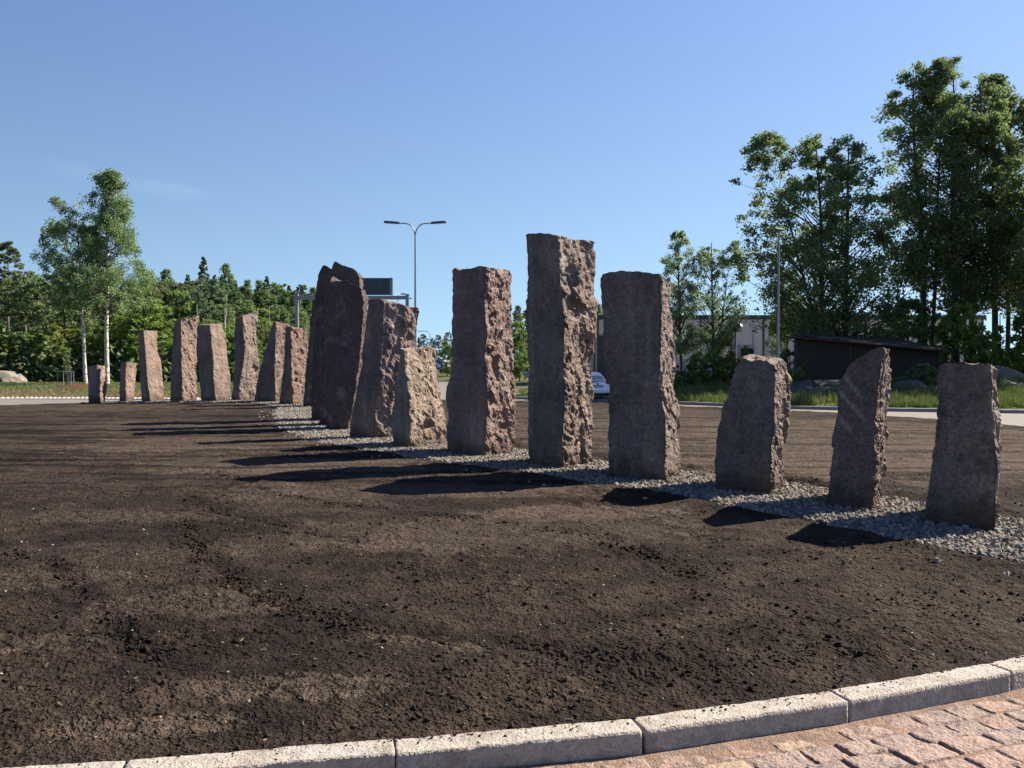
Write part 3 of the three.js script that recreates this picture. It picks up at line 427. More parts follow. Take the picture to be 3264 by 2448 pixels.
function makeStone(def, o, label) {
  const { d0, d2, L, E, R, a, b } = def, cell = o.cell, seed = o.seed;
  const top = Math.max(...a.map(p => p[1]), ...b.map(p => p[1])), y0 = -.22;
  const a0 = a[0][1], a1 = a[a.length - 1][1], b1 = b[b.length - 1][1], p3h = Math.min(a0 + b1 - a1 + def.bk, top + Math.max(.06, def.bk));
  const corner = y => { const l = table3(L, y), e = table3(E, y), r = table3(R, y); return [[l, d0], [e, 0], [r, d2], [l + r - e, d0 + d2]]; };
  const c0 = corner(.3), len = (p, q) => Math.hypot(p[0] - q[0], p[1] - q[1]);
  const ns = [0, 1, 2, 3].map(i => Math.max(6, Math.round(len(c0[i], c0[(i + 1) % 4]) / (cell * (i > 1 ? 2.2 : 1)))));
  const tops = [s => table(a, s), s => table(b, s), s => lerp(b1, p3h, s), s => lerp(p3h, a0, s)];
  const nl = Math.round((top - y0) / cell), N = ns[0] + ns[1] + ns[2] + ns[3];
  const rough = o.rough, dents = o.dents || [];
  const V = [], C = [], U = [], I = [];
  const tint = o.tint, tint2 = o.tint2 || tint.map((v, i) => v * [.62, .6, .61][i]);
  let side = 0, k = 0, run = 0;
  const cols = [];
  for (side = 0; side < 4; side++) for (k = 0; k < ns[side]; k++) cols.push([side, k / ns[side]]);
  cols.push([3, 1]);
  const S = 1.9; // metres of texture per repeat is 1/S... uv = metres * .8
  const ring = [];
  for (let j = 0; j <= nl; j++) {
    const row = [];
    cols.forEach(([sd, s], i) => {
      const yt = tops[sd](s) + .012 * noise(s * 9 + sd * 3, seed, 2) * 1.5, y = lerp(y0, yt, j / nl), q = corner(y), A = q[sd], B = q[(sd + 1) % 4];
      const l = len(A, B) || 1e-3;
      let x = lerp(A[0], B[0], s), d = lerp(A[1], B[1], s);
      const fn = t => { const P0 = q[t], P1 = q[(t + 1) % 4], m = len(P0, P1) || 1e-3; return [(P1[1] - P0[1]) / m, -(P1[0] - P0[0]) / m]; }; // outward
      let n = fn(sd), rg = rough[sd];
      const w = .035, e0 = s * l, e1 = (1 - s) * l;
      if (e0 < w) { const m = fn((sd + 3) % 4), t = .5 * (1 - e0 / w); n = [lerp(n[0], m[0], t), lerp(n[1], m[1], t)]; rg = lerp(rg, rough[(sd + 3) % 4], t); }
      if (e1 < w) { const m = fn((sd + 1) % 4), t = .5 * (1 - e1 / w); n = [lerp(n[0], m[0], t), lerp(n[1], m[1], t)]; rg = lerp(rg, rough[(sd + 1) % 4], t); }
      const nl_ = Math.hypot(...n) || 1; n = [n[0] / nl_, n[1] / nl_];
      const X = x + seed * 3.1, Y = y, Z = d;
      let h = .030 * fbm(X * 1.3, Y * 1.3, Z * 1.3, 2) * (.4 + rg);
      const wx = X + .05 * noise(X * 4, Y * 4, Z * 4), wy = Y + .05 * noise(X * 4 + 9, Y * 4, Z * 4);
      const rid = f => Math.abs(noise(wx * f, wy * f * .7, Z * f)) + .1;
      h += rg * (.055 * noise(wx * 2.6, wy * 1.9, Z * 2.6) + .018 * (rid(5) - .3) + .036 * chips(wx, wy, Z, .26, seed * 7 + 1, 1.8) + .030 * chips(wx + .3, wy, Z, .12, seed * 7 + 2, 1.5) + .015 * chips(X, Y, Z, .055, seed * 7 + 3, 1.3)) + (.004 + .012 * rg) * fbm(X * 16, Y * 16, Z * 16, 3, .6) + .005 * (1 - rg * .6) * noise(X * 5, Y * 5, Z * 5);
      if (rg < .4) h += .010 * chips(wx, wy, Z, .22, seed * 7 + 4, 1.6) * .5;
      for (const [ds, dsd, dh, ru, rh, dp] of dents) if (ds === sd) { const t = ((s - dsd) * l / ru) ** 2 + ((y - dh) / rh) ** 2; if (t < 2.2) h -= dp * smooth(1.15, .3, t + .5 * noise(X * 6, Y * 6, Z * 6)) * (.8 + .5 * noise(X * 8, Y * 8, Z * 8)); }
      const edge = Math.min(e0, e1); h -= .012 * smooth(.05, 0, edge) * (.7 + noise(X * 7, Y * 7, seed)); // worn arris
      x += n[0] * h; d += n[1] * h;
      const yy = y - .01 * smooth(.06, 0, yt - y) * rg;
      row.push([x, yy, d]);
      V.push(x, yy, -d); U.push((run = sd * .43 + s * l + seed * .31) * .9, y * .9 + seed * .17);
      const m1 = .5 + .9 * noise(X * 2.1, Y * 2.1, Z * 2.1) + .6 * noise(X * 9, Y * 9, Z * 9) + .4 * noise(X * 24, Y * 24, Z * 24);
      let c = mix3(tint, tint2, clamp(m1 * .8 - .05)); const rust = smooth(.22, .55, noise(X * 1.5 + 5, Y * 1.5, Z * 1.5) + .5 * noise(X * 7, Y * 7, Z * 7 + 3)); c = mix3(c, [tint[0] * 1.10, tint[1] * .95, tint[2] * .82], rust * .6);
      const pale = smooth(.42, .6, noise(X * 3.1, Y * 2.2, Z * 3.1 + 8) + .4 * noise(X * 19, Y * 19, Z * 19)); c = mix3(c, [.36, .32, .29], pale * .5);
      const streak = smooth(.1, .5, noise(X * 5, Y * .35, Z * 5) + .4 * noise(X * 17, Y * .8, Z * 17)); c = c.map((v, i2) => v * (1 + .22 * streak * (1 - rg * .5)));
      const vein = smooth(.035, .012, Math.abs(noise(X * 1.1 + .3 * noise(X * 3, Y * 3, Z), Y * .8, Z * 1.1 + seed))); c = mix3(c, [.34, .29, .255], vein * .35 * (noise(X * 9, Y * 9, Z * 9) > -.1 ? 1 : .2));
      c = mix3(c, [.075, .054, .040], .7 * smooth(.34, .0, y + .16 * noise(X * 6, Y * 2, Z * 6))); // soil splashed at the foot
      if (o.stripes && sd === 0) for (const [sy, k2] of o.stripes) { const t = Math.abs(y - (sy - (s) * .42)) ; c = mix3(c, [.44, .39, .355], .6 * smooth(.04, .02, t) * smooth(k2, k2 - .12, s)); }
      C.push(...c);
    });
    ring.push(row);
  }
  const M = cols.length;
  for (let j = 0; j < nl; j++) for (let i = 0; i + 1 < M; i++) { const p = j * M + i, q = p + 1, r = p + M, t = r + 1; I.push(p, q, r, q, t, r); }
  // the top, stretched between the upper edges of the four faces
  const nu = ns[0], nv = ns[1], rim = ring[nl], off = [0, ns[0], ns[0] + ns[1], ns[0] + ns[1] + ns[2]];
  const pick = (sd, s) => { const f = s * ns[sd], i = Math.min(Math.floor(f), ns[sd] - 1), t = f - i, A = rim[off[sd] + i], B = rim[off[sd] + i + 1]; return [0, 1, 2].map(q => lerp(A[q], B[q], t)); };
  const base = V.length / 3;
  for (let v = 0; v <= nv; v++) for (let u = 0; u <= nu; u++) {
    const s = u / nu, t = v / nv, F = pick(0, s), Bk = pick(2, 1 - s), Lf = pick(3, 1 - t), Rt = pick(1, t);
    const A = pick(0, 0), Bc = pick(0, 1), Cc = pick(1, 1), D = pick(2, 1);
    const p = [0, 1, 2].map(q => lerp(F[q], Bk[q], t) + lerp(Lf[q], Rt[q], s) - ((1 - s) * (1 - t) * A[q] + s * (1 - t) * Bc[q] + s * t * Cc[q] + (1 - s) * t * D[q]));
    const inn = Math.min(s, 1 - s, t, 1 - t) * 4; p[1] += clamp(inn) * (.025 * chips(p[0] + seed, p[1], p[2], .17, seed * 7 + 5) + .012 * fbm(p[0] * 12, p[2] * 12, seed, 3));
    V.push(p[0], p[1], -p[2]); U.push(p[0] * .9, p[2] * .9); const m1 = .5 + noise(p[0] * 9, p[2] * 9, seed); C.push(...mix3(tint, tint2, clamp(m1 * .6)));
  }
  for (let v = 0; v < nv; v++) for (let u = 0; u < nu; u++) { const p = base + v * (nu + 1) + u, q = p + 1, r = p + nu + 1, t = r + 1; I.push(p, q, r, q, t, r); }
  const g = new THREE.BufferGeometry(); g.setAttribute('position', new THREE.Float32BufferAttribute(V, 3)); g.setAttribute('uv', new THREE.Float32BufferAttribute(U, 2)); g.setAttribute('color', new THREE.Float32BufferAttribute(C, 3)); g.setIndex(I); g.computeVertexNormals();
  const q = g.toNonIndexed(), P = q.attributes.position, Nn = q.attributes.normal, va = new THREE.Vector3(), vb = new THREE.Vector3(), vc = new THREE.Vector3();
  for (let t = 0; t < P.count; t += 3) { // crystalline breaks: each grain partly keeps its own facet
    va.fromBufferAttribute(P, t); vb.fromBufferAttribute(P, t + 1).sub(va); vc.fromBufferAttribute(P, t + 2).sub(va); vb.cross(vc).normalize();
    const k = Math.abs(vb.x) > Math.abs(vb.z) * .6 || vb.y > .6 ? .6 : .3; for (let i = t; i < t + 3; i++) { vc.fromBufferAttribute(Nn, i).multiplyScalar(1 - k).addScaledVector(vb, k).normalize(); Nn.setXYZ(i, vc.x, vc.y, vc.z); }
  }
  const m = mesh('standing_stone', q, stoneMat); m.position.set(def.x, def.y, -def.z); m.rotation.y = -Math.atan2(def.x, def.z);
  return tag(m, label, 'standing stone', 'rough granite standing stones set in a curved row');
}
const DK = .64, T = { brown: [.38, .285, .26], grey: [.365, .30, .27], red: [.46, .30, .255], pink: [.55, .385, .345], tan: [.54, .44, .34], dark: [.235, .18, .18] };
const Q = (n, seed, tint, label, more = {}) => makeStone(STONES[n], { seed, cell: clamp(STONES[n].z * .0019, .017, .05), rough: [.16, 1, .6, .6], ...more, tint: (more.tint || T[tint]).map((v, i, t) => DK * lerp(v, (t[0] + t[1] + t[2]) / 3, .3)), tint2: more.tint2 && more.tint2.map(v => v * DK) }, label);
Q('S1', 1, 'pink', 'leftmost standing stone of the row, short and pinkish, in front of the white birch trunks');
Q('S2', 2, 'pink', 'small pink standing stone, second from the left end of the row', { rough: [.2, .7, .5, .5] });
Q('S3', 3, 'pink', 'slender standing stone widening to its foot, third from the left end', { tint: [.50, .37, .31], rough: [.15, .6, .5, .5] });
Q('S4', 4, 'brown', 'tall square standing stone with a notched right top edge, fourth from the left', { tint: [.46, .345, .29], rough: [.12, 1.1, .5, .5] });
Q('S5', 5, 'grey', 'broad standing stone with a smooth pale lit side, fifth from the left', { tint: [.50, .385, .325], rough: [.1, .55, .5, .5] });
Q('S6', 6, 'grey', 'standing stone whose slanted top rises to a point on its right, sixth from the left', { tint: [.42, .335, .295], rough: [.1, 1, .5, .5], dents: [[1, .75, 2.6, .14, .3, .1], [1, .7, 1.4, .25, .25, .07]] });
Q('S7', 7, 'brown', 'leaning wedge-shaped standing stone with a wide foot, partly behind the reddish square stone', { dents: [[0, .85, 1.9, .3, .05, .05]] });
Q('S8', 8, 'red', 'reddish square-topped standing stone in front of the gantry post', { dents: [[1, .5, 2.1, .25, .18, .08], [1, .25, 1.2, .12, .3, .07]] });
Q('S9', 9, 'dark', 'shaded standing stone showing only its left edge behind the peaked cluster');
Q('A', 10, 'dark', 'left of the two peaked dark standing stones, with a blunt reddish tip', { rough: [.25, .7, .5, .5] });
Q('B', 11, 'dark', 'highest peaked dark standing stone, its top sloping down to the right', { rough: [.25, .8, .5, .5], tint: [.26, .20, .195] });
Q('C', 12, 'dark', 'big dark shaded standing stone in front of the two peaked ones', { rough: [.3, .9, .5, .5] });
Q('S12', 13, 'brown', 'wide standing stone with a jagged top, below the back of the road sign', { rough: [.15, 1.1, .6, .6], tint: [.42, .30, .275] });
Q('S13', 14, 'tan', 'short tan standing stone with a hollow in its sunlit face', { tint: [.54, .45, .35], tint2: [.42, .32, .265], rough: [.15, .8, .6, .6], dents: [[1, .5, .40, .15, .09, .12]] });
Q('S14', 15, 'brown', 'thick standing stone with a deep hollow in its lit side, left of the tallest', { tint: [.46, .33, .30], rough: [.14, 1.15, .6, .6], dents: [[1, .42, 1.42, .11, .24, .2], [1, .62, .45, .05, .06, .07]] });
Q('S15', 16, 'grey', 'tallest standing stone, its sunlit side pitted by a column of hollows', { tint: [.44, .35, .295], rough: [.16, .95, .6, .6], dents: [[1, .3, 2.75, .22, .2, .06], [1, .35, 2.3, .2, .22, .07], [1, .7, 1.75, .16, .25, .05], [1, .45, 1.0, .14, .15, .06], [1, .6, .45, .13, .12, .07]] });
Q('S16', 17, 'grey', 'wide tall standing stone with a broad flat shaded front, right of the tallest', { tint: [.40, .32, .285], rough: [.10, .75, .6, .6] });
Q('S17', 18, 'grey', 'tapering standing stone with a flat sunlit top, left of the dark shed', { tint: [.40, .32, .285], rough: [.1, .9, .6, .6] });
Q('S18', 19, 'brown', 'narrow standing stone with a slanted shoulder and pale diagonal marks, before the shed', { rough: [.1, .85, .6, .6], stripes: [[1.38, .62], [1.2, .8], [.95, .5]] });
Q('S19', 20, 'brown', 'rightmost standing stone of the row, a squat shaded slab', { tint: [.38, .30, .275], rough: [.13, .8, .6, .6] });

// ---------------------------------------------------------------- trees
function leafMat(r, g, b, t = .35) { return new THREE.MeshPhysicalMaterial({ color: new THREE.Color().setRGB(r, g, b), vertexColors: true, roughness: .97, side: THREE.DoubleSide, transmission: t, thickness: 0, specularIntensity: .3 }); }
class Leaves {
  constructor(seed) { this.p = []; this.c = []; this.i = []; this.r = rng(seed); }
  add(x, y, z, s, tint, flat = .5, long = 1.5) { // one folded leaf, turned at random, mostly facing up
    const r = this.r, a = r() * 6.283, tilt = (r() - .5) * 3.0 * (1 - flat * .5), roll = (r() - .5) * 2.4;
    const ca = Math.cos(a), sa = Math.sin(a), ct = Math.cos(tilt), st = Math.sin(tilt), cr = Math.cos(roll), sr = Math.sin(roll);
    const ax = [ca * ct, st, sa * ct], bx = [-sa * cr - ca * st * sr, ct * sr, ca * cr - sa * st * sr];
    const L = s * long * .5, W = s * .5, k = this.p.length / 3, f = s * .12;
    const nx = ax[1] * bx[2] - ax[2] * bx[1], ny = ax[2] * bx[0] - ax[0] * bx[2], nz = ax[0] * bx[1] - ax[1] * bx[0];
    this.p.push(x - ax[0] * L, y - ax[1] * L, z - ax[2] * L, x + bx[0] * W + nx * f, y + bx[1] * W + ny * f, z + bx[2] * W + nz * f, x + ax[0] * L, y + ax[1] * L, z + ax[2] * L, x - bx[0] * W + nx * f, y - bx[1] * W + ny * f, z - bx[2] * W + nz * f);
    for (let q = 0; q < 4; q++) this.c.push(...tint);
    this.i.push(k, k + 1, k + 2, k, k + 2, k + 3);
  }
  geometry() { const g = new THREE.BufferGeometry(); g.setAttribute('position', new THREE.Float32BufferAttribute(this.p, 3)); g.setAttribute('color', new THREE.Float32BufferAttribute(this.c, 3)); g.setIndex(this.i); const q = g.toNonIndexed(); q.computeVertexNormals(); return q; }
}
const barkN = [tileNoise(71, 10), tileNoise(72, 60)];
const barkMap = dataTex(256, (u, v) => { const l = .6 + .5 * (barkN[0](u, v * .3) - .5) + .5 * (barkN[1](u, v * .25) - .5); return [l, l * .97, l * .92]; });
const barkMat = new THREE.MeshStandardMaterial({ color: new THREE.Color().setRGB(.19, .165, .14), map: barkMap, bumpMap: barkMap, bumpScale: .02, roughness: .95 });
const birchMap = dataTex(256, (u, v) => { const a = barkN[0](u, v), b = barkN[1](u * .25, v); let l = .9 + .12 * (a - .5); if (b > .72) l = .22; if (a > .8) l = .3; return [l, l * .97, l * .93]; });
const birchMat = new THREE.MeshStandardMaterial({ color: new THREE.Color().setRGB(.82, .80, .76), map: birchMap, roughness: .8 });
// a crown as clumps of leaves at branch ends; o.shape(t) is its half width at share t of its height
function treeGeometry(o) {
  const r = rng(o.seed), L = new Leaves(o.seed + 500), wood = [], limbs = [], stems = o.stems || [[0, 0, 0, 0]];
  const H = o.H, cb = o.base, gauss = () => (r() + r() + r() - 1.5) * .82;
  const stemAt = (s, y) => { const t = clamp((y - (s[7] || 0)) / (H - (s[7] || 0))), w = o.wob ?? .02 * H; return [s[0] + s[2] * t + w * (noise(t * 2.5, s[0] + o.seed, 1) * t), y, s[1] + s[3] * t + w * noise(t * 2.5, s[1] + o.seed, 5) * t]; };
  const rad = (s, y) => (o.trunk * (s[4] ?? 1)) * Math.pow(clamp(1 - y / (H * 1.02), .03, 1), .8) + .012;
  for (const s of stems) { const n = 9, top = H * (s[5] ?? .96); const f0 = s[7] || 0; for (let i = 0; i < n; i++) { const y0 = f0 + (top - f0) * i / n - (i || f0 ? 0 : .4), y1 = f0 + (top - f0) * (i + 1) / n; wood.push(bar(stemAt(s, y0), stemAt(s, y1), rad(s, y0) * (i ? 1 : 1.25), rad(s, y1), 8)); } }
  let made = 0, tries = 0;
  while (made < o.clumps && tries++ < o.clumps * 12) {
    const s = stems[Math.floor(r() * stems.length)], t = o.bias ? Math.pow(r(), o.bias) : r(), y = cb + (H - cb) * t, R = o.shape(t) * (s[6] ?? 1);
    const a = r() * 6.283, rr = R * (.25 + .75 * Math.sqrt(r())), ax = stemAt(s, Math.min(y, H * .95));
    let x = ax[0] + Math.cos(a) * rr, z = ax[2] + Math.sin(a) * rr;
    const lump = 1 + .28 * noise(Math.cos(a) * 1.6 + o.seed, t * 6, Math.sin(a) * 1.6); x = ax[0] + (x - ax[0]) * lump; z = ax[2] + (z - ax[2]) * lump;
    if (noise(x * .55 + o.seed * 3, y * .55, z * .55) < (o.gaps ?? -.12)) continue;
    made++;
    const up = o.up ?? .6, by = Math.max(cb * .9, y - rr * up * (.7 + .6 * r())), B = stemAt(s, Math.min(by, H * .93)), mid = [lerp(B[0], x, .55) + gauss() * .1, lerp(B[1], y, .45) + (up > 0 ? .12 : -.05) * rr, lerp(B[2], z, .55) + gauss() * .1];
    const br = Math.min(rad(s, by) * .45, .012 + rr * .014);
    if (o.limbs !== false && (made % (o.limbEvery || 1) === 0)) { limbs.push(bar(B, mid, br, br * .6, 4)); limbs.push(bar(mid, [x, y, z], br * .6, .008, 3)); }
    const cr = o.clumpR * (.65 + .7 * r()) * lerp(1, o.tip ?? .8, t), n = Math.round(o.leaves * (.6 + .8 * r())), hue = .75 + .5 * r(), dry = r() < (o.yellow || 0) ? 1.5 : 1;
    for (let k = 0; k < n; k++) {
      const gx = gauss() * cr, gy = gauss() * cr * (o.flat ?? .75) - (o.droop ? Math.abs(gauss()) * o.droop : 0), gz = gauss() * cr, v = hue * (.75 + .5 * r());
      L.add(x + gx, y + gy, z + gz, o.leaf * (.7 + .6 * r()), [v * dry, v * (.5 + .5 * dry), v], .5, o.long || 1.4);
    }
  }
  return { leaves: L.geometry(), wood: merge(wood), limbs: limbs.length ? merge(limbs) : null };
}
function tree(name, label, category, group, o, mats, pos, turn = 0, scale = 1) {
  const g = treeGeometry(o), t = thing(name, label, category, group, pos[0], pos[1], pos[2], turn);
  t.scale.setScalar(scale);
  mesh('trunk', g.wood, mats[0], t); if (g.limbs) mesh('limbs', g.limbs, barkMat, t).userData.kind = 'stuff'; mesh('crown', g.leaves, mats[1], t); return t;
}
function copy(root, label, pos, turn, sx, sy = sx, group) { const c = root.clone(); c.name = numbered(root.name.replace(/_\d{3}$/, '')); c.userData = { ...root.userData, label }; if (group) c.userData.group = group; c.position.set(...pos); c.rotation.y = turn; c.scale.set(sx, sy, sx); scene.add(c); return c; }
// a spot on the land seen at lateral tangent px (in thousandths of the view distance) and depth
const spot = (u, D) => { const x = u * D; return [x, vergeH(x, D), -D]; };
const U = px => (px - 1106) / 1853;
const leafDark = leafMat(.160, .230, .092, .5), leafMid = leafMat(.150, .225, .080, .5), leafBright = leafMat(.165, .260, .055, .5), leafBirch = leafMat(.165, .255, .105, .5), leafGrey = leafMat(.120, .175, .095, .48), needle = leafMat(.105, .160, .088, .4), needlePine = leafMat(.115, .155, .085, .4), leafFar = leafMat(.115, .175, .085, .48), leafYoung = leafMat(.225, .315, .165, .5), leafYellow = leafMat(.20, .22, .04, .4);
const dome = (w, lo = .45, tip = .12) => t => w * (t < lo ? .55 + .45 * Math.sin(t / lo * Math.PI / 2) : Math.max(tip, Math.sqrt(Math.max(0, 1 - ((t - lo) / (1.03 - lo)) ** 2))));

// the two birches by the verge on the left
tree('birch_tree', 'taller birch with a bare white trunk and narrow dense crown, behind the leftmost stone', 'tree', 'pair of tall white birches', { seed: 3, H: 17.6, base: 6.3, trunk: .19, wob: .5, stems: [[0, 0, .1, 0, 1, .97, 1], [.0, .0, 1.3, .3, .5, .92, .7, 7]], shape: t => (t < .3 ? 2.8 + 1.2 * Math.sin(t * 8) : 2.9 * Math.pow(1 - (t - .3) / .74, .6)), clumps: 400, clumpR: .55, leaves: 80, leaf: .115, droop: .6, up: .7, gaps: -.22, limbEvery: 2 }, [birchMat, leafBirch], spot(U(231), 71));
tree('birch_tree', 'thinner birch with a crooked white trunk and loose crown spreading to the left', 'tree', 'pair of tall white birches', { seed: 9, H: 15.6, base: 6.6, trunk: .15, wob: .9, stems: [[0, 0, -.6, .3, 1, .97, 1], [0, 0, -2.6, -.4, .5, .85, 1, 6]], shape: t => (t < .4 ? 2.4 + 1.5 * t : 2.9 * Math.pow(1 - (t - .4) / .64, .7)), clumps: 250, clumpR: .5, leaves: 62, leaf: .115, droop: .55, up: .7, gaps: -.05, limbEvery: 2 }, [birchMat, leafBirch], spot(U(185), 72));

// the wood on the left: five kinds of tree, each copied with its own size, turn and place
const woodGroup = 'trees of the wood on the left';
const broad = tree('broadleaf_tree', 'dark rounded broadleaf tree between the boulder and the two birches', 'tree', woodGroup, { seed: 21, H: 12, base: 1.2, trunk: .16, shape: dome(2.9, .4), clumps: 210, clumpR: .55, leaves: 42, leaf: .2, gaps: -.2, limbEvery: 3 }, [barkMat, leafDark], spot(U(140), 84), 0, .93);
const bright = tree('young_broadleaf_tree', 'bright green leafy tree right of the birches, above the third standing stone', 'tree', woodGroup, { seed: 22, H: 9.5, base: .5, trunk: .1, shape: dome(2.2, .35), clumps: 190, clumpR: .5, leaves: 44, leaf: .19, gaps: -.22, limbEvery: 4 }, [barkMat, leafBright], spot(U(312), 82), 1, .92);
const spruce = tree('spruce_tree', 'dark pointed spruce on the skyline above the fourth standing stone', 'tree', woodGroup, { seed: 23, H: 16, base: 1, trunk: .17, shape: t => 2.3 * Math.pow(1 - t, .8) + .14, clumps: 300, clumpR: .5, leaves: 36, leaf: .15, long: 2.2, flat: .4, droop: .25, up: -.15, gaps: -.4, limbEvery: 4, tip: .25 }, [barkMat, needle], spot(U(440), 118), 0, 1);
const pine = tree('pine_tree', 'pine with an open tufted top at the left edge of the photo', 'tree', woodGroup, { seed: 24, H: 15, base: 4.5, trunk: .17, shape: dome(2.0, .35, .05), clumps: 190, clumpR: .5, leaves: 40, leaf: .15, long: 2.4, flat: .6, up: .3, gaps: -.25, limbEvery: 2, tip: .5 }, [barkMat, needlePine], spot(U(20), 96), 0, 1);
const wbirch = tree('woodland_birch', 'green birch with a narrow crown on the skyline behind the fifth standing stone', 'tree', woodGroup, { seed: 25, H: 15, base: 2, trunk: .12, shape: t => (t < .3 ? 1.5 + 2 * t : 2.1 * Math.pow(1 - (t - .3) / .72, .6)), clumps: 210, clumpR: .5, leaves: 40, leaf: .17, droop: .35, up: .8, gaps: -.25, limbEvery: 3 }, [birchMat, leafMid], spot(U(490), 118), 2, 1);
const wgrey = tree('grey_green_tree', 'greyish green rounded tree before the darker wood, above the fourth and fifth stones', 'tree', woodGroup, { seed: 26, H: 11, base: .8, trunk: .14, shape: dome(2.6, .42), clumps: 200, clumpR: .5, leaves: 42, leaf: .2, gaps: -.2, limbEvery: 3 }, [barkMat, leafGrey], spot(U(446), 88), 0, .93);
// [source, pixel column, depth, height wanted in metres, label]
const height = { broad: 12, bright: 9.5, spruce: 16, pine: 15, wbirch: 15, wgrey: 11 };
function wood(src, key, px, D, topPx, label, k = 1) { const p = spot(U(px), D), h = EYE + (800 - topPx) / 1853 * D - p[1], s = h / height[key]; copy(src, label, p, px * .37, s * k, s); }
[[broad, 'broad', 52, 92, 588, 'dark broadleaf tree right of the pine at the left edge'], [broad, 'broad', 92, 90, 600, 'dark broadleaf tree just left of the crooked birch'], [wbirch, 'wbirch', -40, 95, 590, 'tree whose branches reach in at the left edge of the photo'], [bright, 'bright', 5, 82, 705, 'bright green bush-like tree above the grey boulder'], [bright, 'bright', 60, 82, 745, 'low leafy sapling right of the grey boulder'],
 [broad, 'broad', 205, 92, 610, 'dark tree filling the gap between the two birch trunks'], [bright, 'bright', 265, 84, 655, 'bright green tree directly right of the taller birch trunk'], [wbirch, 'wbirch', 322, 120, 589, 'dark narrow tree top just right of the taller birch crown'], [wbirch, 'wbirch', 362, 122, 582, 'highest tree top on the skyline between the birches and the fourth standing stone'],
 [spruce, 'spruce', 404, 122, 594, 'pointed tree top left of the highest spruces, above the fourth standing stone'], [spruce, 'spruce', 466, 124, 595, 'second spruce tip in the skyline group above the fifth standing stone'], [spruce, 'spruce', 507, 126, 606, 'lower spruce tip left of the slanted-top standing stone'], [wbirch, 'wbirch', 536, 126, 605, 'rounded birch top above the slanted-top standing stone'], [wbirch, 'wbirch', 560, 128, 606, 'birch top right above the point of the slanted-top standing stone'],
 [spruce, 'spruce', 575, 126, 597, 'thin high spruce tip above the leaning wedge-shaped stone'], [broad, 'broad', 602, 124, 614, 'dark tree top left of the gantry post'], [pine, 'pine', 650, 128, 616, 'pine with a tufted top right of the gantry post'], [spruce, 'spruce', 623, 128, 617, 'spruce top directly behind the gantry post'], [wbirch, 'wbirch', 676, 128, 621, 'tree top just left of the peaked dark stones'],
 [bright, 'bright', 350, 84, 665, 'bright green tree behind the third standing stone'], [bright, 'bright', 392, 96, 632, 'leafy tree left of the greyish one, behind the fourth standing stone'], [bright, 'bright', 488, 92, 660, 'bright green tree behind the fifth standing stone'], [bright, 'bright', 566, 95, 670, 'small bright tree right of the slanted-top standing stone'], [wgrey, 'wgrey', 420, 98, 640, 'second greyish green tree, a little left of the larger one'],
 [broad, 'broad', 528, 100, 650, 'dark tree behind the slanted-top standing stone'], [broad, 'broad', 598, 102, 660, 'dark tree behind the leaning wedge-shaped stone'], [broad, 'broad', 640, 104, 665, 'dark shaded tree behind the lower gantry post'], [broad, 'broad', 690, 112, 660, 'dark tree hidden low behind the peaked dark stones'], [bright, 'bright', 165, 83, 712, 'leafy undergrowth tree behind the staked sapling'], [bright, 'bright', 300, 80, 712, 'leafy bush behind the second standing stone'], [broad, 'broad', 455, 84, 730, 'low dark tree between the fourth and fifth standing stones'], [bright, 'bright', 545, 86, 745, 'low bright bush behind the foot of the slanted-top stone'], [broad, 'broad', 120, 84, 690, 'low dark tree behind the staked sapling']].forEach(a => wood(...a));
{ // behind and between them the wood closes into one mass
  const r = rng(19), kinds = [broad, wbirch, spruce, wbirch, broad], hs = [12, 15, 16, 15, 12], put = [[], [], [], [], []], low = [[], []];
  const place = (list, px, D, top, h0, wide) => { const p = spot(U(px), D), s = (EYE + (800 - top) / 1853 * D - p[1]) / h0; list.push([...p, s * wide, s, s * wide, 0, r() * 6, 0, .75 + .4 * r(), .75 + .4 * r(), .8]); };
  for (let px = -90; px < 720; px += 11) { const k = Math.floor(r() * 5), base = table([[-90, 600], [20, 596], [80, 612], [320, 606], [440, 606], [520, 616], [640, 628], [720, 634]], px); place(put[k], px + 8 * (r() - .5), 104 + 34 * r(), base + 2 + 30 * r() * r(), hs[k], 1.1); }
  for (let px = -70; px < 700; px += 20) { const b = r() < .65 ? 0 : 1; place(low[b], px + 12 * (r() - .5), 80 + 8 * r(), 690 + 60 * r(), b ? 12 : 9.5, 1.25); }
  const part = (o, n) => o.children.find(c => c.name === n);
  kinds.forEach((k, i) => { scatter('wood_foliage', 'dense dark wood filling in behind the trees on the left', part(k, 'crown').geometry, leafFar, put[i]); scatter('wood_trunks', 'trunks of the dense wood on the left', part(k, 'trunk').geometry, barkMat, put[i]); });
  low.forEach((l, i) => scatter('wood_edge_foliage', 'low sunlit leaves along the front edge of the wood', part([bright, broad][i], 'crown').geometry, [leafBright, leafMid][i], l));
}
// thin white stems and dark undergrowth inside the wood
{
  const r = rng(8), L = new Leaves(31), stems = [];
  for (let i = 0; i < 1500; i++) { const px = lerp(-120, 720, r()), D = lerp(78, 116, r()), p = spot(U(px), D), hh = 1.2 + 4.5 * r() * r(); for (let k = 0; k < 16; k++) L.add(p[0] + (r() - .5) * 2, p[1] + r() * hh, p[2] + (r() - .5) * 2, .28 + .2 * r(), [1, 1, 1].map(() => .6 + .5 * r()), .5, 1.5); if (i % 60 === 0) stems.push(bar([p[0], p[1] - .2, p[2]], [p[0] + (r() - .5), p[1] + 5 + 3 * r(), p[2]], .06, .03, 5)); }
  tag(mesh('undergrowth', L.geometry(), leafDark), 'dark leafy undergrowth filling the wood on the left', null, null, 'stuff');
  tag(mesh('thin_stems', merge(stems), birchMat), 'thin pale stems standing in the shade of the wood', null, null, 'stuff');
}
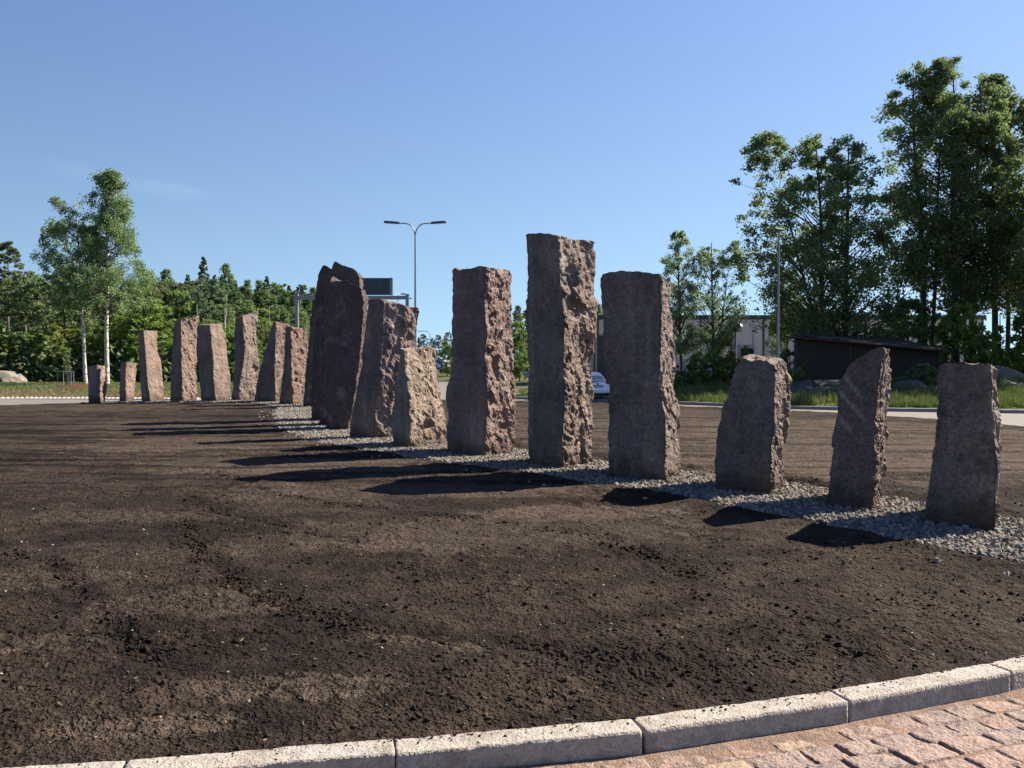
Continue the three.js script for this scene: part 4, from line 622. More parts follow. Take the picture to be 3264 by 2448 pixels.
// behind the road in the middle
const midGroup = 'trees beyond the road in the middle';
wood(pine, 'pine', 915, 205, 722, 'far pine left of the small curved street lamp', 1.5); wood(pine, 'pine', 948, 200, 724, 'far pine right of the small curved street lamp', 1.6); wood(pine, 'pine', 968, 205, 718, 'far pine top at the edge of the thick stone with the hollow', 1.3); wood(spruce, 'spruce', 933, 215, 730, 'far dark spruce behind the small curved street lamp', 1.8); wood(spruce, 'spruce', 905, 190, 728, 'far slim spruce beside the jagged-top stone', 1.2);
wood(bright, 'bright', 966, 128, 738, 'bright green tree above the round arrow sign', 1.2); wood(broad, 'broad', 940, 150, 758, 'dark rounded tree behind the round arrow sign', 1.6); wood(broad, 'broad', 985, 150, 750, 'dark tree hidden mostly by the thick stone with the hollow', 1.5);
wood(wbirch, 'wbirch', 1118, 108, 660, 'tall green tree in the gap left of the tallest stone'); wood(pine, 'pine', 1140, 125, 668, 'pine top against the left edge of the tallest stone', 1.3); wood(bright, 'bright', 1122, 92, 697, 'bright sunlit small tree in the gap left of the tallest stone'); wood(broad, 'broad', 1150, 98, 720, 'dark tree at the edge of the tallest stone', 1.3); wood(wbirch, 'wbirch', 1293, 112, 657, 'tree top showing over the building between the tallest stone and the wide one');

// the big trees on the right
const rightGroup = 'tall trees behind the shed';
const aspen = { tip: .5, clumpR: .74, leaves: 84, leaf: .125, long: 1.25, up: .75, gaps: -.13, trunk: .2, yellow: .05, limbEvery: 2 };
tree('aspen_tree', 'broad dark tree left of the tall ones, its crown leaning over the shed roof', 'tree', rightGroup, { ...aspen, gaps: -.26, seed: 48, H: 14.2, base: 2.6, stems: [[-.3, 0, -.5, .3, .9, .95, 1], [.8, .3, .2, -.2, 1, .97, 1], [-.3, -.2, -3.6, .3, .5, .66, .95, 2.2]], shape: t => (t < .35 ? 2.9 + 3 * t : 3.9 * Math.pow(1 - (t - .35) / .68, .62)), clumps: 600 }, [barkMat, leafDark], spot(U(1790), 50));
tree('aspen_tree', 'tall tree with a visible bare trunk, first of the tall ones from the left', 'tree', rightGroup, { ...aspen, seed: 57, H: 18.6, base: 5.6, wob: .6, stems: [[0, 0, -.8, 0, 1, .98, 1], [.2, .2, .4, .6, .6, .9, .8]], shape: t => (t < .4 ? 1.9 + 2.4 * t : 2.95 * Math.pow(1 - (t - .4) / .63, .62)), clumps: 390, gaps: -.14 }, [barkMat, leafDark], spot(U(1998), 51));
tree('aspen_tree', 'tall dark tree right of the bare trunk, its top highest in the photo', 'tree', rightGroup, { ...aspen, seed: 43, H: 18.8, base: 4.2, stems: [[0, 0, -.5, 0, 1, .98, 1], [.6, .2, .6, .2, .8, .95, .9]], shape: t => (t < .4 ? 2 + 1.6 * t : 2.7 * Math.pow(1 - (t - .4) / .62, .62)), clumps: 440 }, [barkMat, leafDark], spot(U(2066), 50.5));
tree('aspen_tree', 'tall tree with twin trunks near the right edge of the photo', 'tree', rightGroup, { ...aspen, seed: 44, H: 18.2, base: 4.8, stems: [[0, 0, -.4, .2, 1, .97, 1], [.7, 0, .2, -.2, .7, .93, .9]], shape: t => (t < .4 ? 2 + 1.8 * t : 2.8 * Math.pow(1 - (t - .4) / .63, .62)), clumps: 430 }, [barkMat, leafDark], spot(U(2150), 52));
tree('aspen_tree', 'tall tree cut off by the right edge of the photo', 'tree', rightGroup, { ...aspen, seed: 45, H: 16.6, base: 3.8, shape: t => (t < .4 ? 2 + 2 * t : 2.9 * Math.pow(1 - (t - .4) / .63, .62)), clumps: 260 }, [barkMat, leafMid], spot(U(2236), 51));
tree('aspen_tree', 'leafy tree nearest the right edge of the photo, in front of the cut-off tall tree', 'tree', rightGroup, { ...aspen, seed: 46, H: 15.6, base: 3.2, shape: t => (t < .4 ? 2.2 + 2 * t : 3.0 * Math.pow(1 - (t - .4) / .63, .62)), clumps: 300 }, [barkMat, leafDark], [30.2, vergeH(30.2, 46.6), -46.6]);
tree('aspen_tree', 'leafy tree whose shade falls on the bank, mostly past the right edge of the photo', 'tree', rightGroup, { ...aspen, seed: 47, H: 14, base: 2.6, shape: t => (t < .4 ? 2.2 + 2 * t : 3.0 * Math.pow(1 - (t - .4) / .63, .62)), clumps: 300 }, [barkMat, leafDark], [28.6, vergeH(28.6, 43), -43]);
// young birches in front of the pale building
const yb = 'young birches in front of the pale building';
const young = { tip: .5, clumpR: .42, leaves: 60, leaf: .085, droop: .3, up: .9, trunk: .085, limbEvery: 1 };
tree('young_birch', 'young birch with a feathery pale crown just right of the wide stone', 'tree', yb, { ...young, seed: 51, H: 9.3, base: 1.9, wob: .4, stems: [[0, 0, -.3, 0]], shape: t => (t < .35 ? 1 + 2 * t : 1.7 * Math.pow(1 - (t - .35) / .68, .6)), clumps: 200, gaps: -.14 }, [barkMat, leafYoung], spot(U(1474), 53));
tree('young_birch', 'young birch with a forked trunk and airy crown, left of the lamp pole', 'tree', yb, { ...young, seed: 52, H: 8.8, base: 1.7, wob: .3, trunk: .1, stems: [[0, 0, -.3, 0], [.05, 0, .9, .3, .5, .7, .8]], shape: t => (t < .35 ? 1.1 + 2.1 * t : 1.85 * Math.pow(1 - (t - .35) / .68, .6)), clumps: 200, gaps: -.08 }, [barkMat, leafYoung], spot(U(1543), 53));
tree('young_birch', 'low drooping birch between the lamp pole and the shed', 'tree', yb, { ...young, seed: 53, H: 7, base: 1.0, shape: t => 1.4 * Math.pow(1 - t * .9, .4), clumps: 150, gaps: -.1, droop: .5 }, [barkMat, leafMid], spot(U(1700), 54));
// shrubs
const sh = 'shrubs on the bank beyond the road';
const shrubO = { H: 1.9, base: .1, trunk: .03, clumpR: .24, leaves: 40, leaf: .1, up: .5, gaps: -.3, clumps: 80, shape: dome(1.1, .35) };
const shrub = (seed, label, mat, px, D, s, sy = s) => { const t = tree('shrub', label, 'shrub', sh, { ...shrubO, seed }, [barkMat, mat], spot(U(px), D), seed, s); t.scale.y = sy; return t; };
shrub(61, 'green shrub under the young birch right of the wide stone', leafMid, 1478, 46, .9, .85); shrub(62, 'leafy shrub at the foot of the forked young birch', leafBright, 1525, 46, 1.05, 1); shrub(63, 'yellow-green shrub beside the tapering flat-topped stone', leafYellow, 1580, 47, .8, 1.35); shrub(64, 'shrub between the lamp pole and the shed wall', leafMid, 1706, 43.5, .9, .95);
shrub(65, 'sunlit bright shrub behind the right end of the shed', leafBright, 2085, 47, 1.5, 2.2); shrub(66, 'leafy shrub below the twin-trunk tree', leafBright, 2160, 47.5, 1.5, 2.0); shrub(67, 'dark leafy shrub at the right edge, above the sunlit rock', leafMid, 2215, 48, 1.5, 1.9); shrub(68, 'green shrub in front of the right end of the shed', leafMid, 1995, 41, .7, .6); shrub(69, 'tall leafy shrub rising behind the shed roof', leafMid, 1960, 50.5, 1.8, 2.4);
shrub(70, 'low shrub beside the sunlit rock on the bank', leafBright, 2120, 43, .7, .5);
// grass blades
function tuft(seed, n, h, w) { const r = rng(seed), p = [], idx = []; for (let i = 0; i < n; i++) { const a = r() * 6.28, d = r() * w, x = Math.cos(a) * d, z = Math.sin(a) * d, b = r() * 6.28, ww = .012 + .012 * r(), hh = h * (.5 + .6 * r()), lx = (r() - .5) * h * .6, lz = (r() - .5) * h * .6, k = p.length / 3; p.push(x - Math.cos(b) * ww, 0, z - Math.sin(b) * ww, x + Math.cos(b) * ww, 0, z + Math.sin(b) * ww, x + lx * .4, hh * .6, z + lz * .4, x + lx, hh, z + lz); idx.push(k, k + 1, k + 2, k + 2, k + 1, k + 3); } const g = new THREE.BufferGeometry(); g.setAttribute('position', new THREE.Float32BufferAttribute(p, 3)); g.setIndex(idx); const q = g.toNonIndexed(); q.computeVertexNormals(); return q; }
{
  const r = rng(12), low = [], tall = [];
  for (let i = 0; i < 16000; i++) { const az = lerp(-36, -14, r()), d = .6 + 30 * Math.pow(r(), 1.2), rr = frontL(az) + d, x = rr * Math.sin(az * Math.PI / 180), z = rr * Math.cos(az * Math.PI / 180), t = smooth(5, 14, d + 9 * fbm(x * .25, z * .25, 5, 4)), c = mix3([.19, .155, .075], [.11, .15, .032], t + .3 * (r() - .5)), s = .7 + .7 * r(); low.push([x, vergeH(x, z) - .02, -z, s, s * (.5 + .5 * r()), s, 0, r() * 6, 0, ...c]); }
  for (let i = 0; i < 17000; i++) { const az = lerp(.5, 36, r()), d = .5 + 14 * r(), rr = frontR(az) + d, x = rr * Math.sin(az * Math.PI / 180), z = rr * Math.cos(az * Math.PI / 180), n = fbm(x * .3, z * .3, 7, 4), c = mix3([.17, .23, .045], [.08, .12, .028], .5 + 1.2 * n), s = az < 9 ? .5 : (.45 + .6 * r()) * (1 + .8 * Math.max(0, noise(x * .5, z * .5, 9))); if (az < 9 && r() > .3) continue; if (n < -.12 && r() > .35) continue; tall.push([x, vergeH(x, z) - .02, -z, s, s * (.7 + .8 * r()), s, 0, r() * 6, 0, ...c]); }
  const gm = new THREE.MeshPhysicalMaterial({ color: 0xffffff, roughness: .9, side: THREE.DoubleSide, transmission: .3, thickness: 0 });
  scatter('verge_grass', 'short dry grass tufts of the verge on the left', tuft(5, 14, .16, .28), gm, low); scatter('bank_grass', 'long green grass on the bank on the right', tuft(6, 16, .30, .22), gm, tall);
}

// ---------------------------------------------------------------- the far kerbs and edges
{
  const pts = []; for (let az = .1; az < 78; az += .8) { const r = frontR(az) - .14; pts.push([r * Math.sin(az * Math.PI / 180), r * Math.cos(az * Math.PI / 180)]); }
  const g = gridGeometry(pts.length - 1, 3, (i, j) => { const [x, z] = pts[i], k = [0, 0, .24, .24][j], L = Math.hypot(x, z), y = [-.05, .13, .135, .0][j]; return { p: [x + x / L * (j === 1 ? .012 : k), y, -(z + z / L * k)], c: [1, 1, 1] }; });
  tag(mesh('kerb', g, std(.30, .29, .28, .85, { side: THREE.DoubleSide })), 'grey granite kerb along the far side of the road', null, null, 'structure');
  const r = rng(17), list = []; for (let az = -36; az < -13.7; az += .24) { const rr = frontL(az) - .12, a = az * Math.PI / 180; list.push([rr * Math.sin(a), .06, -rr * Math.cos(a), .16, .055 + .02 * r(), .15, (r() - .5) * .3, r() * .6, (r() - .5) * .3, .42, .40, .36]); }
  scatter('edging_setts', 'row of pale rounded setts edging the road below the left verge', lumps[2], rough1(1, 1, 1), list);
  const eg = gridGeometry(90, 2, (i, j) => { const a = lerp(-40, -13.6, i / 90), rr = frontL(a) - .42 + [0, .02, .62][j], q = a * Math.PI / 180; return { p: [rr * Math.sin(q), [.0, .05, .06][j], -rr * Math.cos(q)], c: [.55, .53, .49] }; }); tag(mesh('road_edging', eg, new THREE.MeshStandardMaterial({ vertexColors: true, roughness: .85 })), 'pale stone edging strip along the road below the left verge', null, null, 'structure');
  const c = thing('yard', 'pale paved yard in front of the building', null, null); c.userData.kind = 'structure';
  const yg = gridGeometry(30, 8, (i, j) => { const D = lerp(58, 74.6, j / 8), x = lerp(3, 48, i / 30); return { p: [x, vergeH(x, D) + .12, -D], c: [.42, .40, .37] }; }, .4); mesh('paving', yg, new THREE.MeshStandardMaterial({ vertexColors: true, map: tarMap, roughness: .9 }), c);
}
// ---------------------------------------------------------------- street furniture
const steel = std(.30, .34, .37, .45, { metalness: .55 }), zinc = std(.27, .31, .35, .5, { metalness: .5 }), darkGrey = std(.09, .10, .11, .55), white = std(.78, .78, .76, .5), blue = std(.012, .07, .34, .4), lens = std(.5, .5, .48, .3);
function lampHead(sign) { // a flat drop-shaped luminaire at the end of an arm, pointing to +x or -x
  const s = new THREE.Shape(); s.moveTo(0, -.05); s.bezierCurveTo(.25, -.16, .62, -.18, .82, -.1); s.bezierCurveTo(.9, -.05, .9, .05, .82, .1); s.bezierCurveTo(.62, .18, .25, .16, 0, .05); s.closePath();
  const g = new THREE.ExtrudeGeometry(s, { depth: .07, bevelEnabled: true, bevelThickness: .025, bevelSize: .02, bevelSegments: 2, steps: 1 }); g.rotateX(-Math.PI / 2); if (sign < 0) g.rotateY(Math.PI); return g;
}
function lamp(label, group, pos, turn, arms, H = 9.4, reach = .95, scale = 1) {
  const t = thing('street_lamp', label, 'street lamp', group, ...pos, turn);
  mesh('pole', merge([bar([0, -.3, 0], [0, 3.2, 0], .095, .085, 12), bar([0, 3.2, 0], [0, H, 0], .075, .045, 12), cyl(.085, .075, .06, 0, 3.18, 0)]), steel, t);
  for (const s of arms) {
    const a = mesh('arm', tube([[0, H - .05, 0], [s * .1, H + .3, 0], [s * .35, H + .58, 0], [s * reach, H + .66, 0]], .035, 20, 8), steel, t);
    const h = mesh('lamp_head', lampHead(s), darkGrey, a); h.position.set(s * (reach - .05), H + .63, 0); h.rotation.z = s * .07;
    const g = new THREE.BoxGeometry(.4, .012, .17); const l = mesh('lens', g, lens, a); l.position.set(s * (reach + .42), H + .63, 0); l.rotation.z = s * .07;
  }
  return t;
}
const flat = (u, D, y = 0) => [u * D, y, -D];
lamp('tall double-armed street lamp standing clear against the sky in the middle', 'street lamps', flat(U(897.5), 50, .05), 0, [-1, 1], 9.45, .98);
lamp('farther double-armed street lamp behind the gantry beam', 'street lamps', flat(U(855), 96, .05), .1, [-1, 1], 8.9, .98);
{ // far single lamp with a curved arm
  const t = thing('street_lamp', 'far small street lamp with one curved arm, above the short tan stone', 'street lamp', 'street lamps', ...flat(U(929), 170, .1));
  mesh('pole', bar([0, -.3, 0], [0, 8.4, 0], .11, .08, 10), steel, t); const a = mesh('arm', tube([[0, 8.3, 0], [-.15, 8.95, 0], [-.6, 9.2, 0], [-1.7, 9.25, 0]], .07, 16, 7), steel, t); const h = mesh('lamp_head', lampHead(-1), darkGrey, a); h.position.set(-1.6, 9.22, 0);
}
{ // the pole in front of the trees on the right
  const p = spot(U(1679.5), 41.5), t = thing('street_lamp', 'slim grey lamp pole with a short flat head, in front of the broad dark tree', 'street lamp', 'street lamps', ...p, .5);
  mesh('pole', merge([bar([0, -.3, 0], [.01, 2.4, 0], .075, .07, 12), bar([.01, 2.4, 0], [.05, 7.9, 0], .062, .04, 12)]), zinc, t);
  const h = mesh('lamp_head', rbox(.62, .09, .22, .03, .05, 7.95, 0), darkGrey, t); mesh('lens', rbox(.34, .02, .15, .008, .15, 7.9, 0), lens, h);
}
{ // the low lamp by the building
  const p = spot(U(1588), 62), t = thing('street_lamp', 'dark lamp post with a bright round top, before the pale building', 'street lamp', 'street lamps', ...p);
  mesh('pole', bar([0, -.2, 0], [0, 3.7, 0], .11, .09, 10), darkGrey, t); mesh('lamp_shade', at(new THREE.SphereGeometry(.42, 20, 10, 0, 6.3, 0, 1.4), .15, 3.6, 0), std(.8, .8, .8, .25, { metalness: .3 }), t);
}
{ // the gantry with the back of its direction sign
  const t = thing('sign_gantry', 'grey steel gantry over the road, behind the dark stones', 'gantry', null, ...flat(U(763), 57, 0), -.02);
  const x0 = U(641) * 57 - U(763) * 57, x1 = U(880.5) * 57 - U(763) * 57, yb = 6.4;
  mesh('post', merge([box(.2, yb + .35, .2, x0, (yb + .35) / 2 - .1, 0), box(.26, .05, .26, x0, yb + .27, 0)]), zinc, t); mesh('post', merge([box(.22, yb + .3, .22, x1, (yb + .3) / 2 - .1, 0), box(.27, .05, .27, x1, yb + .22, 0)]), zinc, t);
  mesh('beam', rbox(x1 - x0 - .22, .24, .2, .02, (x0 + x1) / 2, yb + .02, 0), zinc, t);
  const s = thing('direction_sign', 'dark back of a large direction sign mounted on the gantry', 'road sign', null, ...flat(U(812), 57, yb));
  const W = 2.32, y0 = .2, hh = 1.14, px = -.05;
  mesh('sign_panel', box(W, hh, .03, px, y0 + hh / 2, -.12), std(.055, .085, .12, .6), s);
  for (const u of [-.42, .08, .62]) mesh('frame_profile', box(.05, hh + .02, .07, px + u, y0 + hh / 2, -.065), std(.10, .13, .17, .5, { metalness: .4 }), s);
  for (const v of [.02, .42, .98]) mesh('frame_profile', box(W, .035, .05, px, y0 + v * hh, -.07), std(.10, .13, .17, .5, { metalness: .4 }), s);
  mesh('frame_edge', box(.09, hh + .04, .1, px + W / 2 - .14, y0 + hh / 2, -.05), std(.16, .23, .22, .5), s);
  for (const u of [-.42, .08, .62]) for (const v of [.04, .98]) mesh('clamp', rbox(.07, .07, .06, .01, px + u, y0 + v * hh, -.03), zinc, s);
  const f = mesh('floodlight_arm', tube([[px + 1.25, .1, -.1], [px + 1.35, .3, -.5], [px + 1.6, .38, -1.2]], .025, 12, 6), zinc, s); mesh('floodlight', rbox(.35, .08, .2, .02, px + 1.7, .38, -1.25), darkGrey, f);
}
function disc(r, th) { const g = new THREE.CylinderGeometry(r, r, th, 40); g.rotateX(Math.PI / 2); return g; }
const ext = (pts, d = .008) => { const s = new THREE.Shape(pts.map(p => new THREE.Vector2(...p))); return new THREE.ExtrudeGeometry(s, { depth: d, bevelEnabled: false }); };
{ // keep-right sign
  const D = 54, t = thing('arrow_sign', 'round blue sign with a white arrow pointing down to the right', 'road sign', null, ...flat(U(946.5), D, 0));
  mesh('post', cyl(.03, .03, 2.3, 0, -.05, -.04), zinc, t); const p = mesh('sign_disc', at(disc(.32, .02), 0, 1.95, 0), white, t); mesh('blue_face', at(disc(.305, .02), 0, 1.95, .004), blue, p);
  const a = ext([[-.045, .21], [.045, .21], [.045, -.03], [.15, -.03], [0, -.22], [-.15, -.03], [-.045, -.03]]); a.rotateZ(Math.PI / 4); mesh('arrow', at(a, 0, 1.95, .0145), white, p);
}
{ // shared path sign
  const p0 = spot(U(1118), 104), t = thing('path_sign', 'small round blue footpath sign with two white walking figures, on the lawn', 'road sign', null, ...p0);
  mesh('post', cyl(.035, .035, 2.2, 0, -.1, -.04), steel, t); const y = EYE + 5 / 1853 * 104 - p0[1]; const p = mesh('sign_disc', at(disc(.36, .02), 0, y, 0), white, t); mesh('blue_face', at(disc(.34, .02), 0, y, .004), blue, p);
  const fig = s => { const h = at(disc(.05, .008), 0, .2, .004), b = ext([[-.055, .13], [.055, .13], [.075, -.04], [.04, -.04], [.06, -.24], [.015, -.24], [0, -.08], [-.02, -.24], [-.065, -.24], [-.04, -.04], [-.075, -.04]]); const g = merge([h, b]); g.scale(s, s, 1); return g; };
  mesh('adult_figure', at(fig(1), -.05, y + .02, .0145), white, p); mesh('child_figure', at(fig(.62), .12, y - .07, .0145), white, p);
}
const font = await new FontLoader().loadAsync('fonts/droid/droid_sans_bold.typeface.json');
{ // street name plate
  const D = 88, p0 = spot(U(1140), D), t = thing('street_name_sign', 'white street name plate on a low post at the edge of the lawn', 'road sign', null, ...p0), y = EYE - 7 / 1853 * D - p0[1];
  mesh('post', cyl(.04, .04, y, .1, -.1, -.05), steel, t); const p = mesh('name_plate', rbox(1.15, .36, .03, .014, 0, y, 0), white, t);
  const g = new TextGeometry('BLAX', { font, size: .2, depth: .006, curveSegments: 3 }); g.computeBoundingBox(); mesh('lettering', at(g, -.42, y - .1, .0155), std(.03, .05, .16, .6), p);
}
// ---------------------------------------------------------------- sapling, boulders
{
  const p = spot(U(146), 62), t = thing('tree_guard', 'galvanised steel guard of four posts around the sapling on the left verge', 'tree guard', null, ...p), w = .58, h = 1.22;
  for (const [x, z] of [[-w, .3], [w, .3], [-.05, -.55], [.0, .6]]) mesh('post', bar([x, -.1, z], [x, h, z], .03, .03, 8), zinc, t);
  for (const [a, b] of [[[-w, h, .3], [w, h, .3]], [[-w, h, .3], [-.05, h, -.55]], [[w, h, .3], [-.05, h, -.55]], [[-w, h, .3], [0, h, .6]], [[w, h, .3], [0, h, .6]]]) mesh('rail', bar(a, b, .032, .032, 6), zinc, t);
  const s = thing('sapling', 'thin bare sapling with several stems inside the steel guard', 'tree', null, ...p), r = rng(4), L = new Leaves(90), st = [];
  for (let k = 0; k < 4; k++) { const x = (r() - .5) * .3, top = 2.2 + 1.0 * r(), q = [x * 1.6, top, (r() - .5) * .3]; st.push(bar([x * .4, -.05, 0], q, .022, .008, 5)); for (let i = 0; i < 40; i++) { const u = .35 + .65 * r(); L.add(lerp(x * .4, q[0], u) + (r() - .5) * .3, top * u, q[2] * u + (r() - .5) * .3, .07 + .05 * r(), [1, 1, 1], .5, 1.4); } }
  mesh('stem', merge(st), barkMat, s); mesh('crown', L.geometry(), leafMid, s);
  const mg = gridGeometry(30, 20, (i, j) => { const x = (i / 30 - .5) * 5.4, z = (j / 20 - .5) * 4, d = Math.hypot(x / 2.6, z / 1.9), h = .28 * smooth(1, .2, d) * (1 + .6 * fbm(x * 2, z * 2, 3, 3)) - .03; return { p: [x + .9, h, z], c: [.13, .065, .040].map(v => v * (1 + .8 * fbm(x * 5, z * 5, 4, 3))) }; }, .6);
  const m = mesh('bark_mulch', mg, soilMat); m.position.set(...p); tag(m, 'reddish bark mulch heap around the sapling guard', null, null, 'stuff');
}
function boulder(label, pos, sx, sy, sz, seed, turn, tint) {
  const g = new THREE.IcosahedronGeometry(1, 24), p = g.attributes.position, col = new Float32Array(p.count * 3), uv = new Float32Array(p.count * 2);
  for (let i = 0; i < p.count; i++) { let x = p.getX(i), y = p.getY(i), z = p.getZ(i); const k = 1 + .22 * noise(x * 1.2, y * 1.2, z * 1.2 + seed) + .16 * chips(x, y, z, .8, seed) + .03 * fbm(x * 6, y * 6, z * 6 + seed, 3); p.setXYZ(i, x * k * sx, Math.max(-.3, y * k) * sy, z * k * sz); const m = .8 + .5 * fbm(x * 3, y * 3, z * 3 + seed, 4); col.set(tint.map(v => v * m), i * 3); uv.set([x * sx * .8 + z * .5, y * sy * .8], i * 2); }
  g.setAttribute('color', new THREE.BufferAttribute(col, 3)); g.setAttribute('uv', new THREE.BufferAttribute(uv, 2)); welded(g);
  const m = mesh('boulder', g, stoneMat); m.position.set(...pos); m.rotation.y = turn; return tag(m, label, 'boulder', 'boulders');
}
boulder('big grey boulder with a pale sunlit end on the left verge', spot(U(6), 76), 1.95, 1.1, 1.4, 3, .3, [.33, .31, .28]);
boulder('dark mossy rock at the foot of the shed, left of the narrow slanted stone', spot(U(1775), 40.2), 1.9, .75, 1.2, 5, .2, [.17, .165, .15]);
boulder('long grey rock with a sunlit top above the rightmost stone', spot(U(2172), 44), 1.5, .8, 1.1, 7, .5, [.30, .285, .25]);
boulder('small pale rock low on the bank right of the rightmost stone', spot(U(2184), 39.5), .55, .32, .5, 9, .1, [.36, .35, .33]);
boulder('low dark rock on the bank between the shed and the rightmost stone', spot(U(1965), 40.3), .9, .5, .8, 11, 1, [.20, .19, .18]);
// ---------------------------------------------------------------- shed
{
  const t = thing('shed', 'old dark wooden shed with a low sloping roof on the bank', 'shed', null);
  const timber = std(.030, .024, .021, .9), trim = std(.05, .042, .036, .85), felt = std(.085, .072, .058, .95, { bumpMap: soilBump, bumpScale: .04 });
  const C = (px, py, D) => new THREE.Vector3(U(px) * D, EYE + (800 - py) / 1853 * D, -D);
  const FL = C(1712, 724.5, 42.5), FR = C(2040, 757, 44), BL = C(1724, 724, 47.5), BR = C(1925, 728, 49);
  const wallAt = (A, B, top0, top1, name, label) => { // boards lapped over each other between two corners, tops following the roof
    const n = 17, gy = Math.min(vergeH(A.x, -A.z), vergeH(B.x, -B.z)) - .4, list = [], dx = B.x - A.x, dz = B.z - A.z, L = Math.hypot(dx, dz), ang = Math.atan2(-dz, dx);
    for (let i = 0; i < n; i++) { const y0 = lerp(gy, top1, i / n), y1 = lerp(gy, top1, (i + 1) / n); const g = new THREE.BoxGeometry(L, (y1 - y0) * 1.06, .03); g.rotateX(-.11); list.push(at(g, (A.x + B.x) / 2, (y0 + y1) / 2, (A.z + B.z) / 2, 0, ang, 0)); }
    const w = mesh(name, merge(list), timber, t); w.userData.kind = 'stuff';
    const s = new THREE.Shape([[0, top1], [L, top1], [0, top0]].map(q => new THREE.Vector2(...q))); const g = new THREE.ExtrudeGeometry(s, { depth: .05, bevelEnabled: false }); g.rotateY(ang); g.translate(A.x, 0, A.z); if (top0 > top1 + .02) mesh('gable_board', g, timber, t);
  };
  const inset = (P0, q, k) => P0.clone().lerp(q, k);
  const cl = inset(FL, FR, .03), cr = inset(FR, FL, .02); cl.z -= .3; cr.z -= .3;
  wallAt(cl, cr, FL.y + .0, FR.y + .0, 'board_wall'); wallAt(BL.clone().setX(BL.x + .3), cl, FL.y, FL.y, 'board_wall'); wallAt(cr, BR.clone(), FR.y, FR.y, 'board_wall'); wallAt(BL.clone().setX(BL.x + .3), BR.clone(), BL.y - .05, BR.y - .05, 'board_wall');
  for (const k of [0, .37, 1]) { const q = cl.clone().lerp(cr, k), h = lerp(FL.y, FR.y, k) - .18; mesh('corner_post', box(.12, h + .2, .07, q.x, (h + .2) / 2, q.z + .03), trim, t); }
  const roof = gridGeometry(24, 8, (i, j) => { const s = i / 24, u = j / 8, p = FL.clone().lerp(FR, s).lerp(BL.clone().lerp(BR, s), u); return { p: [p.x - (s < .01 ? .35 : 0), p.y + .02 * noise(s * 9, u * 5, 3) + .02, p.z + (u < .01 ? .25 : 0)], c: [1, 1, 1] }; }, .7); mesh('roof', roof, felt, t);
  const e = bar([FL.x - .4, FL.y - .05, FL.z + .25], [FR.x + .15, FR.y - .05, FR.z + .25], .07, .07, 4); mesh('fascia', e, trim, t); mesh('fascia', bar([FL.x - .36, FL.y - .04, FL.z + .2], [BL.x - .3, BL.y - .04, BL.z], .07, .07, 4), trim, t);
}
// ---------------------------------------------------------------- pale building
{
  const D = 75, X = px => U(px) * D, base = 1.0, topY = EYE + (800 - 690.5) / 1853 * D, roofY = EYE + (800 - 681) / 1853 * D;
  const t = thing('building', 'long low pale building with a dark flat roof edge behind the trees on the right', 'building', null);
  const wallM = std(.56, .54, .56, .85, { bumpMap: tarMap, bumpScale: .01 }), dk = std(.035, .05, .045, .6), doorM = std(.02, .05, .045, .6), glass = std(.02, .025, .03, .1);
  const cuts = [1284, 1291, 1318, 1360, 1405, 1446, 1512, 1580, 1648, 1716, 1784, 1850, 1918, 1986, 2054, 2120];
  for (let i = 0; i + 1 < cuts.length; i++) { const a = X(cuts[i]) + .07, b = X(cuts[i + 1]) - .07, w = b - a; if (i === 1) { mesh('wall_panel', box(w, 1.3, .25, (a + b) / 2, topY - .65, -D), wallM, t); const dr = mesh('gate', box(w, topY - 1.3 - base, .12, (a + b) / 2, (topY - 1.3 + base) / 2, -D + .02), doorM, t); mesh('rail', box(w, .1, .2, (a + b) / 2, topY - 1.36, -D + .06), zinc, dr); continue; } mesh('wall_panel', box(w, topY - base + .6, .25, (a + b) / 2, (topY + base - .6) / 2, -D), wallM, t); }
  cuts.forEach(c => mesh('downpipe', box(.15, topY - base + .6, .16, X(c), (topY + base - .6) / 2, -D + .1), dk, t));
  mesh('downpipe', box(.05, topY - base, .06, X(1626), (topY + base) / 2, -D + .16), zinc, t);
  mesh('roof_edge', box(X(2120) - X(1284) + .6, roofY - topY, .7, (X(1284) + X(2120)) / 2, (roofY + topY) / 2, -D - .15), dk, t);
  mesh('roof', box(X(2120) - X(1284) + .3, .15, 16, (X(1284) + X(2120)) / 2, roofY - .2, -D - 8.3), dk, t); mesh('wall', box(.25, topY - base + .6, 16, X(1284), (topY + base - .6) / 2, -D - 8.2), wallM, t); mesh('wall', box(.25, topY - base + .6, 16, X(2120), (topY + base - .6) / 2, -D - 8.2), wallM, t); mesh('wall', box(X(2120) - X(1284), topY - base + .6, .25, (X(1284) + X(2120)) / 2, (topY + base - .6) / 2, -D - 16.2), wallM, t);
  const dX = (X(1597) + X(1627)) / 2, dW = X(1627) - X(1597), dY = EYE + (800 - 750) / 1853 * D;
  const door = mesh('door', merge([box(dW, .14, .3, dX, dY, -D + .22), box(.1, dY - base, .2, dX - dW / 2, (dY + base) / 2, -D + .2), box(.1, dY - base, .2, dX + dW / 2, (dY + base) / 2, -D + .2)]), std(.25, .30, .36, .5), t); mesh('pane', box(dW - .1, .72, .06, dX, dY - .5, -D + .2), glass, door); mesh('door_leaf', box(dW - .1, dY - .9 - base, .07, dX, (dY - .9 + base) / 2, -D + .2), std(.55, .57, .6, .5), door);
  mesh('wall_cabinet', box(.62, 2.6, .3, X(1588), base + 1.45, -D + .3), std(.22, .24, .28, .6), t);
}
